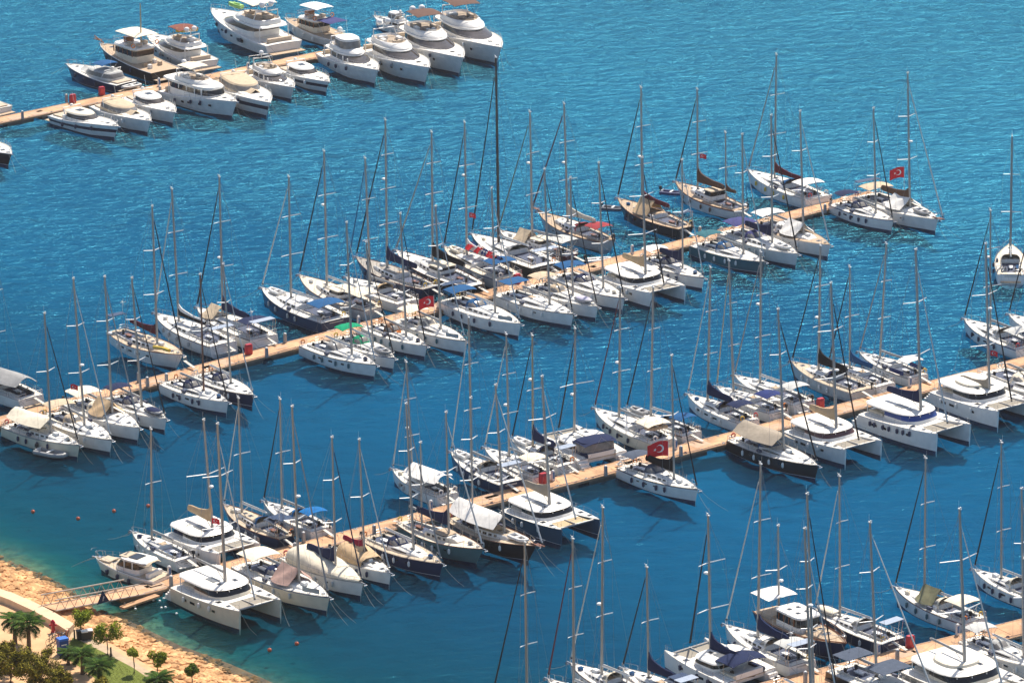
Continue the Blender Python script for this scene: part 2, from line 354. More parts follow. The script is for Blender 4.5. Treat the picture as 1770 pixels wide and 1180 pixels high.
def hullmats(o):
    h = o.get('hull', 'white'); hc = {'green': 'seagreen', 'whitenavy': 'white', 'blackl': 'white'}.get(h, h)
    g = gel(hc); dark = h in ('navy', 'black', 'teal', 'steelblue', 'brown', 'maroon')
    st = mat('boot_white', (.7,.7,.7), .4) if dark else (mat('boot_navy', (.02,.035,.10), .4) if h != 'cream' else mat('boot_brown', (.18,.08,.05), .4))
    return [g, st, BOOT]
def sail(root, L, near, o, ms, rng, miz=None):
    cl = bool(o.get('classic')); k = L/13.0; B = (L*(.285 if cl else .315)+.1)*rng.uniform(.96,1.05)
    H = Hull(L, B, (1.25 if not cl else 1.3)*k**.5, (1.6 if not cl else 1.95)*k**.5, 'classic' if cl else 'modern')
    hm = hullmats(o); rs = random.Random(int(L*1000)); st_ = 0
    if o.get('hull') in (None, 'cream', 'greywhite') and rs.random() < .45:
        c_ = rs.choice(('navy','navy','grey','blue','maroon')); hm = [hm[0], mat('stripe_paint_'+c_, C[c_], .35), BOOT]; st_ = 2
    hl = H.shell(hm, root, stripe=st_)
    if rs.random() < .6 or o.get('hp'):
        q_ = rs.choice((2, 3, 4)); big_ = rs.random() < .4
        for g in (1, -1):
            for i in range(q_):
                t = lerp(.28, .72, (i+.5)/q_); MB().box((H.x(t), g*(H.w(t)*(.975 if not cl else .95)+.0), H.z(t)*.66),((.7 if big_ else .42), .07, (.20 if big_ else .13))).build('hull_window', GL, hl)
    dk = {'teak': TEAK, 'cream': CREAMD, 'tan': TAND, 'grey': GREYD}.get(o.get('deck'), NS)
    c0, c1, ce = .06, .36, .60
    H.deck(dk, root, (c0, c1, ce)); H.rail(AL if not cl else VARN, root, .04 if cl else .028)
    H.guard(root)
    # cockpit well
    z = H.z(.2); wi = H.w(.2)*ce; mb = MB(); rows = []
    for t in (c0, .14, .22, .30, c1):
        w = (H.w(t)-.02)*ce; zt = H.z(t); d = .5
        pr = [(w, zt+.05), (w, zt+.25), (w-.12, zt+.25), (w-.14, zt-.05), (w-.55, zt-.05), (w-.57, zt-d)]
        rows.append([(H.x(t), a, b) for a, b in pr]+[(H.x(t), -a, b) for a, b in pr[::-1]])
    mb.loft(rows, mi=lambda i, j: 1 if j in (3, 5, 7) else 0)
    for rr in (rows[0], rows[-1]): mb.k = 0; mb.add([rr[0], rr[5], rr[6], rr[-1]], [(0,1,2,3)])
    ck = mb.build('cockpit', [INNER, TEAK if rng.random() < .6 or cl else INNER], root)
    MB().box((H.x(.2),0,z-.1),(1.1,.16,.7)).box((H.x(.2),0,z+.24),(1.15,.55,.04)).build('cockpit_table', SPR if not cl else VARN, root)
    if cl: wheel(root, H.x(.11), 0, z+.45)
    else:
        for g in (1, -1): wheel(root, H.x(.10), g*wi*.55, z+.35)
    for g in (1, -1):
        for t in (.19, .29): MB().path([(H.x(t), g*((H.w(t))*ce+.0), H.z(t)+.24),(H.x(t), g*(H.w(t)*ce), H.z(t)+.42)], .09, 7, .075).build('winch', ST, root)
    # transom and platform
    if not cl:
        w0 = H.w(0)
        MB().box((H.x(0)-.32,0,.38),(.66,w0*1.5,.07)).build('swim_platform', TEAK if rng.random()<.5 else NS, root)
        t_ = MB().box((H.x(0)-.035,0,H.z(0)*.62),(.05,w0*.9,H.z(0)*.52)).build('transom_door', INNER, root)
        MB().box((H.x(0)-.07,0,H.z(0)*.5),(.04,w0*.35,.25)).build('transom_locker', GL, t_)
    # coachroof
    cab = o.get('cabin', 0); x0, x1 = H.x(.37), H.x(.76 if not cl else .72); W_ = H.w(.5)*(.66 if not cl else .60)
    hh = (.48 if not cl else .55)*k**.5; top = dk if (cl and rng.random() < .5) else NS; rows = []
    zb_ = [];
    for i in range(11):
        u = i/10; t = lerp(.37, .76 if not cl else .72, u); w = min(W_*(1-.55*u**2.2), H.w(t)*.74); h = hh*(1-.75*u**2.0) if not cl else hh*(1-.25*u); zz = H.z(t)+.02
        if i == 10: h *= .35
        pr = [(w, 0), (w*.97, h*.45), (w*.92, h*.86), (w*.80, h), (w*.4, h*1.08), (0, h*1.1)]
        rows.append([(H.x(t), a, zz+b) for a, b in pr]+[(H.x(t), -a, zz+b) for a, b in pr[-2::-1]]); zb_.append(zz+h*1.1)
    cb = MB().loft(rows, closed=True, mi=lambda i, j: 1 if 3 <= j <= 6 else 0).build('coachroof', [gel('white' if not (cl and cab == 3) else 'cream'), top], root, sharp=.9)
    def topz(x): u = max(0, min(1, (x-x0)/(x1-x0)))*10; i = min(9, int(u)); return lerp(zb_[i], zb_[i+1], u-i)
    for g in (1, -1):                                    # long side windows
        wins = ((.12,.62),) if (o.get('win') or (not cl and rng.random() < .45)) else ((.08,.20),(.26,.38),(.44,.54),(.60,.68))
        for a, b in wins:
            top_, bot = [], []
            for q in range(6):
                u = lerp(a, b, q/5)*10; i = min(9, int(u)); R1, R2 = Vector(rows[i][1]), Vector(rows[i+1][1]); S1, S2 = Vector(rows[i][2]), Vector(rows[i+1][2])
                lo_ = R1.lerp(R2, u-i); hi = S1.lerp(S2, u-i); e = 0.0 if len(wins) > 1 else (abs(2*q/5-1)**3)*.45
                base = Vector(rows[i][0]).lerp(Vector(rows[i+1][0]), u-i); lo2 = base.lerp(lo_, .7+e*.6); hi2 = lo_.lerp(hi, .85-e)
                bot.append((lo2.x, g*(lo2.y+.022), lo2.z)); top_.append((hi2.x, g*(hi2.y+.022), hi2.z))
            MB().loft([bot, top_]+[[(p[0], p[1]-g*.04, p[2]+.01) for p in top_]]).build('window', GL, cb)
    for u, sx in ((.55,.5),(.78,.42)): hatch(root, lerp(x0, x1, u), 0, topz(lerp(x0, x1, u))-.02, sx, sx)
    hatch(root, H.x(.84), 0, H.z(.84)+.05, .5, .5); hatch(root, lerp(x0, x1, .2), W_*.4, topz(lerp(x0, x1, .2))-.05, .3, .3); hatch(root, lerp(x0, x1, .2), -W_*.4, topz(lerp(x0, x1, .2))-.05, .3, .3)
    hr = MB()
    for g in (1, -1): hr.path([(lerp(x0, x1, u), g*W_*.72*(1-.4*u*u), topz(lerp(x0, x1, u))+.05) for u in (.05,.2,.35,.5,.65)], .022, 4)
    hr.build('handrail', TEAK if cl else ST, root)
    cp = MB().box((0,0,0),(.75,.72,.05)).build('companionway_hatch', GL if rng.random()<.5 else TEAK, root, (x0+.45,0,topz(x0+.45)+.03))
    if cab:
        rc = {1: fab('cream'), 2: TAND, 3: TEAK}[cab]; hz = {1: .95, 2: 1.35, 3: .35}[cab]; hx0 = H.x(.34 if cab != 3 else .45); hx1 = H.x({1: .50, 2: .47, 3: .60}[cab]); wz = W_*(.98 if cab != 3 else .75); zz = H.z(.42)+(.2 if cab != 3 else .45)
        house('deckhouse', root, hx0, hx1, wz, zz, ((0,0,0,0,0),(hz*.45,.05,0,.03,1),(hz*.88,.22,0,.1,0),(hz*.92,-.06,-.08,-.04,2),(hz,.0,0,.02,2),(hz+.06,.35,.35,.4,2)), [gel('white'), GL, rc], 5, 8)
    # foredeck gear
    a = MB(); a.box((H.x(1)+.12,0,H.z(1)+.02),(.7,.12,.1)); a.box((H.x(1)+.42,0,H.z(1)-.18),(.1,.42,.3),ry=.6); a.box((H.x(.93),0,H.z(.93)+.14),(.34,.26,.2)); a.build('anchor', ST, root)
    if o.get('sprit'):
        MB().tube((H.x(.93),0,H.z(1)+.08),(H.x(1)+1.35,0,H.z(1)+.32),.10,.07,7).box((H.x(1)+.6,0,H.z(1)+.27),(1.3,.55,.06)).build('bowsprit', VARN, root)
        pr_ = MB(); pr_.path([(H.x(.97),.35,H.z(1)+.8),(H.x(1)+1.2,.28,H.z(1)+1.0),(H.x(1)+1.4,0,H.z(1)+1.02),(H.x(1)+1.2,-.28,H.z(1)+1.0),(H.x(.97),-.35,H.z(1)+.8)],.022,4)
        for g in (1,-1): pr_.tube((H.x(1)+.9,g*.3,H.z(1)+.95),(H.x(1)+.8,g*.2,H.z(1)+.3),.02,n=4)
        pr_.build('pulpit', ST, root)
    fenders(H, root, o.get('fend', rng.choice(('navy','white','white','greywhite'))), rng, near, 4)
    # mast & sails
    mx, tx, tz = ms; zm = max(topz(mx), H.z(.6))
    P = spar(root, mx, zm-.05, (tx, tz), H, o, rng, rscale=1.25 if o.get('big') else 1.0)
    q = P(.93); furled(root, (H.x(1)-.12 if not o.get('sprit') else H.x(1)+1.25, 0, H.z(1)+.25), (q[0]+.12, 0, q[2]), o.get('gen', 'white'), .075 if L < 14 else .09)
    zbm = zm+.95 if not cl else zm+1.15; ln = min(.40*L, mx-H.x(.04))
    fat = 1.35 if o.get('fly') or o.get('cov') in ('navy','brown','black') else 1.0
    if not o.get('fullcov') == 'tan' or 1: boom(root, mx, zbm, ln, o.get('cov'), rng, fat)
    if miz:
        bx, mtx, mtz = miz; spar(root, bx, H.z(.2), (mtx, mtz), H, dict(mastc=o.get('mastc')), rng, main=False, rscale=.85); boom(root, bx, H.z(.1)+2.0, 2.2, o.get('cov') if o.get('cov') == 'brown' else None, rng, .7)
    # canvas
    zc = H.z(.3); X = H.x
    dco = o.get('dod')
    if dco is None and rng.random() < .45 and not cab: dco = rng.choice(('greywhite','grey','navy','cream')) if not o.get('bim') else (o['bim'] if o['bim'] in C else 'navy')
    if dco: dodger(root, X(.47), X(.355), W_*.93, zc+.30, .95, fab(dco if dco in C else 'grey'))
    bm = o.get('bim')
    if bm:
        bc = {'navyb': 'navyb', 'solarb': 'slate', 'solar': 'slate'}.get(bm, bm)
        big = 1 if bm in ('cream', 'purple', 'navyb') else 0
        canopy('bimini', root, X(.05), X(.05)+L*(.17+.04*big), H.w(.2)*.80, zc+1.95, fab(bc), .05 if o.get('bimflat') else .22, .03 if o.get('bimflat') else .12, legs=zc+.05)
        if bm == 'solarb': MB().box((X(.13),0,zc+2.02),(1.3,1.9,.04)).build('solar_panel', SOL, root)
    if o.get('fullb'):
        for g in (1, -1): MB().box((X(.2), g*H.w(.2)*.96, zc+.36),(L*.24,.04,.5)).build('rail_cloth', fab('navyb'), root)
    if o.get('awn'): drape('awning', root, X(.06), mx-.1, H.w(.25)*1.0, zbm+.75, zc+1.35, fab(o['awn']), rng, flat=.35)
    if o.get('colour'):
        for q in range(11):
            cc = ('navyb','red','white','red','navyb')[q % 5]; xx = lerp(X(.10), mx-.3, q/10); yy = rng.uniform(-1,1)*.8; sx_ = rng.uniform(.6,1.1); rows = [[(xx+sx_*i/5, yy+(j-2)*.3+.06*math.sin(i+q), zbm+.75-abs(j-2)*.28+.10*math.sin(i*1.9+j+q)) for j in range(5)] for i in range(6)]
            MB().sheet(rows, .02).build('signal_flag', fab(cc), root)
    if o.get('panel2'): canopy('sun_panel', root, X(.40), X(.60), H.w(.4)*.85, zc+2.1, fab('slate'), .05, .03, legs=zc+.1)
    if o.get('awnm'): canopy('awning', root, X(.02), X(.24), H.w(.2)*.9, zc+2.0, fab('greywhite'), .1, .08, legs=zc)
    if o.get('tarp'):
        a0, a1 = (mx-L*.20, mx+.1) if o['tarp'] not in ('beige',) else (mx+.1, mx+L*.17)
        drape('tarpaulin', root, a0, a1, H.w(.5)*.9, zbm+.55 if o['tarp'] != 'beige' else zm+1.2, zc+.45, fab(o['tarp']), rng, wob=.3)
    if o.get('fullcov'):
        rows = []
        for i in range(15):
            u = i/14; t = lerp(.10 if o['fullcov'] == 'cream' else .2, .97 if o['fullcov'] == 'cream' else .64, u); w = max(.05, H.w(t)*.97); zz = H.z(t); hh_ = lerp(1.5, .22, sm((t-.25)/.7))+.06*math.sin(i*2)
            if t < .16: hh_ *= .9
            rows.append([(H.x(t), w*math.copysign(abs(math.cos(math.pi*j/12))**.55, math.cos(math.pi*j/12)), zz+.10+hh_*(math.sin(math.pi*j/12))**.9+.04*math.sin(i*1.7+j*2.3)) for j in range(13)])
        MB().sheet(rows, .03).build('deck_cover', fab(o['fullcov']), root)
    if o.get('arch') or o.get('solar') or rng.random() < .12:
        ar = MB(); w = H.w(.02)*.92; za = H.z(0)+2.1; xa = X(.01)
        for x in (xa, xa+.5): ar.path([(x+.3, w, H.z(0)),(x, w, za-.2),(x, w*.85, za),(x, -w*.85, za),(x, -w, za-.2),(x+.3, -w, H.z(0))], .03, 5)
        arr = ar.build('stern_arch', ST, root)
        MB().box((xa+.15,0,za+.07),(1.1,w*1.7,.05)).build('solar_panel', SOL if rng.random() < .6 else mat('pale_panel', (.35,.40,.48), .25), arr)
        if o.get('arch'): wg = MB(); wg.tube((xa,w*.8,za),(xa,w*.8,za+1.4),.03,n=4); wg.ell((xa,w*.8,za+1.45),(.22,.09,.09)); wg.box((xa+.22,w*.8,za+1.45),(.02,.06,.9)); wg.box((xa+.22,w*.8,za+1.45),(.02,.9,.06)); wg.build('wind_generator', SPR, arr)
    for i in range(2):
        if rng.random() < .6:
            g = rng.choice((1, -1)); cc = rng.choice(('orange', 'white', 'white', 'yellow', 'red', 'grey')); lb = MB()
            R_ = .26; lb.path([(0, R_*math.sin(a), R_*math.cos(a)) for a in [x*.45-2.4 for x in range(12)]], .075, 6); lb.build('lifebuoy', mat('buoy_'+cc, C[cc], .6), root, (X(.012)+.05*i, g*H.w(0)*(.55+.2*i), H.z(0)+.5))
    if o.get('ring'): MB().path([(.26*math.cos(a*.63), .26*math.sin(a*.63), 0) for a in range(10)], .075, 6, closed=True).build('lifebuoy', mat('buoy_orange', C['orange'], .6), root, (lerp(x0, x1, .35), 0, topz(lerp(x0, x1, .35))+.1))
    if o.get('ob') or rng.random() < .35: ob = MB(); ob.box((0,0,.18),(.3,.26,.36),tp=.8); ob.box((0,0,-.25),(.12,.1,.6)); ob.build('outboard_motor', BLK, root, (X(.0)-.12, rng.choice((1,-1))*H.w(0)*.7, H.z(0)+.45))
    if rng.random() < .5: MB().box((0,0,.16),(.75,.5,.3),tp=.92).build('liferaft', SPR, root, (mx+.9 if not (o.get('ding') or o.get('dinc')) else x0+.1+L*.06, 0 if not (o.get('ding') or o.get('dinc')) else .5, topz(mx+.9)))
    if rng.random() < .4: MB().ell((0,0,0),(.35,.25,.22)).build('sail_bag', fab(rng.choice(('navy','greywhite','cream','blue'))), root, (H.x(.80), .4, H.z(.8)+.2))
    for g in (1, -1):                                    # jerry cans, coiled lines, cushions
        if rng.random() < .5: MB().box((0,0,.2),(.7,.3,.28),tp=.9).build('jerry_can', mat('can_'+rng.choice(('navy','yellow','red')), C['navy'], .6), root, (H.x(.42), g*(H.w(.42)-.35), H.z(.42)+.05))
    MB().box((0,0,0),(1.6,.42,.1)).build('cushion', fab(rng.choice(('navy','beige','blue','cream','greywhite'))), root, (H.x(.24), near*(H.w(.24)*ce-.33), H.z(.24)+.02))
    if o.get('yk'): MB().path([(H.x(.9),-.9,H.z(.9)+.5),(H.x(.8),-.95,H.z(.8)+.55),(H.x(.7),-1.2,H.z(.7)+.5)],.22,8).build('kayak', mat('buoy_yellow', C['yellow'], .5), root)
    if o.get('towel') or o.get('net'):
        rows = [[(lerp(X(.80), X(.93), i/5), near*(H.w(lerp(.8,.93,i/5))-.05), H.z(.85)+.75-.5*j/3+.03*math.sin(i*2+j)) for j in range(4)] for i in range(6)]
        MB().loft(rows).loft([[(p[0], p[1]-near*.02, p[2]) for p in r] for r in rows]).build('towel', fab('greywhite'), root)
    if not o.get('nolines'): lines(root, H, rng, o)
    return H, topz
def rope(root, pts, r=.02): return MB().path(pts, r, 4).build('mooring_line', ROPE, root)
def lines(root, H, rng, o):
    x = H.x(1)
    if rng.random() < .8 and not o.get('rev'):
        for g in ((.15,-.15) if rng.random() < .5 else (.0,)):
            a = Vector((x-.1, g, H.z(1)+.05)); b = Vector((x+2.6+rng.random()*1.6, g*6+rng.uniform(-.4,.4), -.15)); rope(root, [a, a.lerp(b, .35)+Vector((0,0,-.22)), a.lerp(b, .7)+Vector((0,0,-.2)), b])
    sg = 1 if o.get('rev') else -1; xs = H.x(1) if sg > 0 else H.x(0)
    for g in (1, -1):
        w = (H.w(0) if sg < 0 else .5)*.85; rope(root, [(xs-sg*.2, g*w, (H.z(0) if sg < 0 else H.z(1))), (xs+sg*.9, g*w*.9, .72), (xs+sg*1.7, g*w*.8, .66)], .025)
    if rng.random() < .6:
        g = rng.uniform(-.3, .3)*H.w(0); p = MB(); p.box((xs+sg*.9, g, (H.z(0)+.7)/2+.05), (2.3, .38, .05), ry=sg*.16); p.build('gangplank', mat('pale_plank', (.55,.52,.46), .7, 0, .1, 4), root)

def catam(root, L, Bc, near, o, ms, rng):
    """two hulls whose centrelines are Bc apart"""
    hw = Bc/2; k = L/12.0
    H = Hull(L, 1.75*k, 1.45*k, 1.95*k, 'cat'); mats = hullmats(o)
    for g in (1, -1):
        h = H.shell(mats, root, sy=g*hw, t0=.09, stripe=0); H.deck(NS, root, t0=.09, sy=g*hw)
        st = MB()
        for q in range(3): st.box((H.x(.09)-.22-.36*q, g*hw, (H.z(0)*.78-.33*q)/2), (.40 if q < 2 else .55, H.w(.05)*1.75, H.z(0)*.78-.33*q))
        st.build('stern_steps', gel('white'), root)
        for t in (.30,.42,.62,.70):
            for sd_ in ((1,) if g > 0 else (-1,)):
                if t == .62: continue
                zz = H.z(t)*.62; MB().box((H.x(t), g*hw+sd_*(H.w(t)*.99), zz),(.85 if t < .6 else .5,.05,.26)).build('hull_window', GL if not o.get('bluewin') else GL, h)
        hatch(root, H.x(.70), g*hw, H.z(.70)+.06, .5,.5); hatch(root, H.x(.84), g*hw, H.z(.84)+.06, .42,.42)
        gr = MB(); top = []
        for t in (.12,.26,.40,.54,.68,.82,.95):
            p = (H.x(t), g*(hw+H.w(t)-.08), H.z(t)); gr.tube(p, (p[0],p[1],p[2]+.62), .018, n=4); top.append((p[0],p[1],p[2]+.62))
        top += [(H.x(.99), g*hw, H.z(1)+.62), (H.x(.95), g*(hw-.4), H.z(1)+.62)]; gr.path(top, .014, 4); gr.path([(a,b,c-.3) for a,b,c in top], .010, 4); gr.tube(top[-2],(top[-2][0],top[-2][1],H.z(1)),.02,n=4); gr.build('guard_rail', ST, root)
    zd = H.z(.45); wi = hw-.3
    bd = MB().box((H.x(.38),0,(zd+.75)/2-.0),(L*.52,wi*2,zd-.75)).build('bridge_deck', gel('white'), root)
    fd = MB().box((H.x(.59),0,zd+.02),(L*.30,wi*2+.3,.06)).build('foredeck', NS, root)
    xb = H.x(.93); xn = H.x(.74)
    MB().tube((xb,-hw,zd+.12),(xb,hw,zd+.12),.11,n=7).tube((xn,0,zd+.02),(xb+.1,0,zd+.16),.08,n=6).build('crossbeam', AL, root)
    nm = NET if o.get('hull') != 'steelblue' else mat('beige_net', (.50,.38,.22), .9, 0, .12, 14, .3)
    for g in (1, -1): MB().sheet([[(lerp(xn, xb-.12, i/4), g*lerp(.12, hw-.42, j/4), zd+.02-.06*math.sin(i/4*math.pi)*math.sin(j/4*math.pi)) for j in (range(5) if g > 0 else range(4,-1,-1))] for i in range(5)], .03).build('trampoline', nm, root)
    pl = MB(); pl.path([(xb-.1,-.9,zd+.2),(xb+.05,-.8,zd+.75),(xb+.05,.8,zd+.75),(xb-.1,.9,zd+.2)],.02,4); pl.build('pulpit', ST, root)
    # saloon
    hard = o.get('hardtop') or o.get('bluewin') or not o.get('bim')
    sx0, sx1 = H.x(.30), H.x(.68); w = hw*1.0; hz = 1.05*k
    wm = BLUEW if o.get('bluewin') else (TINT if o.get('cov') == 'tan' and o.get('hardtop') else GL)
    hs = house('saloon', root, sx0, sx1, w, zd+.03, ((0,0,0,0,0),(hz*.34,.12,0,.06,1),(hz*.86,.65,0,.20,0),(hz*.90,.7,0,.24,0)), [gel('white' if o.get('hull') != 'cream' else 'cream'), wm, NS], 3.4, 8)
    house('roof', root, H.x(.07) if hard else sx0-.35, sx1-.30, w*1.06, zd+hz*.86, ((0,.12,.12,.06,0),(.10,0,0,0,0),(.20,.22,.1,.10,1),(.27,.9,.4,.45,1),(.29,1.6,.9,.9,1)), [gel('white'), NS], 3.1, 6)
    for j in (-3, -1, 1, 3):
        a = j*.24; mlt = MB(); mlt.box((sx1-.42-.9*(1-math.cos(a*1.6)), w*math.sin(a*1.25)*.95, zd+hz*.55),(.12,.08,hz*.52),rz=a); mlt.build('window_mullion', gel('white'), hs)
    zr = zd+hz*.86+.27
    for g in (1, -1): hatch(root, lerp(sx0, sx1, .62), g*w*.38, zr+.0, .6,.45)
    MB().box((lerp(sx0,sx1,.3),-near*w*.35*0+w*.3*near,zr+.05),(1.5,.9,.04)).build('solar_panel', mat('grey_panel', (.16,.17,.18), .3), root)
    # aft cockpit
    MB().box((H.x(.2),0,zd-.28),(L*.20,wi*1.9,.06)).build('cockpit_floor', TEAK, root)
    for g in (1, -1): MB().box((H.x(.2), g*wi*.78, zd-.02),(L*.18,.5,.5)).build('cockpit_seat', fab(rng.choice(('cream','navy','greywhite'))), root)
    MB().box((H.x(.125),0,zd-.02),(.45,wi*1.5,.6)).build('aft_bench', gel('white'), root)
    MB().box((H.x(.21),.3,zd+.15),(1.1,.9,.05)).box((H.x(.21),.3,zd-.1),(.15,.15,.5)).build('cockpit_table', SPR, root)
    wheel(root, H.x(.30), -near*w*.0+near*w*.55, zd+.85)
    if hard:
        pp = MB()
        for g in (1, -1): MB().tube((H.x(.12), g*w*.9, zd), (H.x(.12), g*w*.9, zr), .06, n=5).build('hardtop_post', gel('white'), root)
        if o.get('big'): house('flybridge', root, H.x(.20), H.x(.54), w*.66, zr-.05, ((0,0,0,0,0),(.32,.15,.1,.1,0),(.38,.5,.4,.5,1)), [gel('cream'), NS], 2.6, 2.6)
    else:
        bc = {'navyw': 'navy', 'navys': 'navy'}[o['bim']]
        canopy('bimini', root, H.x(.10), H.x(.35), w*.88, zr+.55, fab(bc), .3, .18, legs=zd)
        if o['bim'] == 'navyw': house('cockpit_tent', root, H.x(.11), H.x(.34), w*.84, zd+.05, ((0,0,0,-.05,0),(.35,0,0,0,1),(1.25,.05,.1,.03,0),(1.45,.1,.2,.1,0)), [fab('navy'), CLR], 6, 4)
    # rig
    mx, tx, tz = ms; mx = max(mx, H.x(.42)); mx = min(mx, H.x(.64)); zm = zr-.05 if mx < sx1-1 else zd
    HH = Hull(L, Bc+1.5, 1.45*k, 1.95*k, 'motor')
    P = spar(root, mx, zm-.3, (tx, tz), HH, dict(o, sp=o.get('sp', 1)), rng, rscale=1.15)
    q = P(.90)
    if o.get('gen') != 'none': furled(root, (xb, 0, zd+.45), (q[0]+.15,0,q[2]), o.get('gen','white'), .09)
    else: furled(root, (xb,0,zd+.3),(q[0]+.15,0,q[2]),'none')
    boom(root, mx, zm+1.0, L*.42, o.get('cov'), rng, 1.35)
    class F_:                                             # outer topsides for fenders
        x = staticmethod(H.x); z = staticmethod(H.z)
        @staticmethod
        def w(t): return hw+H.w(t)
    fenders(F_, root, o.get('fend', 'white'), rng, near, 7 if o.get('bluewin') else 3, .17)
    if not o.get('rev'):
        for g in (1, -1): rope(root, [(H.x(1)-.1, g*hw, H.z(1)), (H.x(1)+1.2, g*hw*.9, .5), (H.x(1)+2.2, g*hw*.8, -.1)]); rope(root, [(H.x(.05), g*hw, 1.0), (H.x(0)-1.2, g*hw*.8, .68)])
    return H

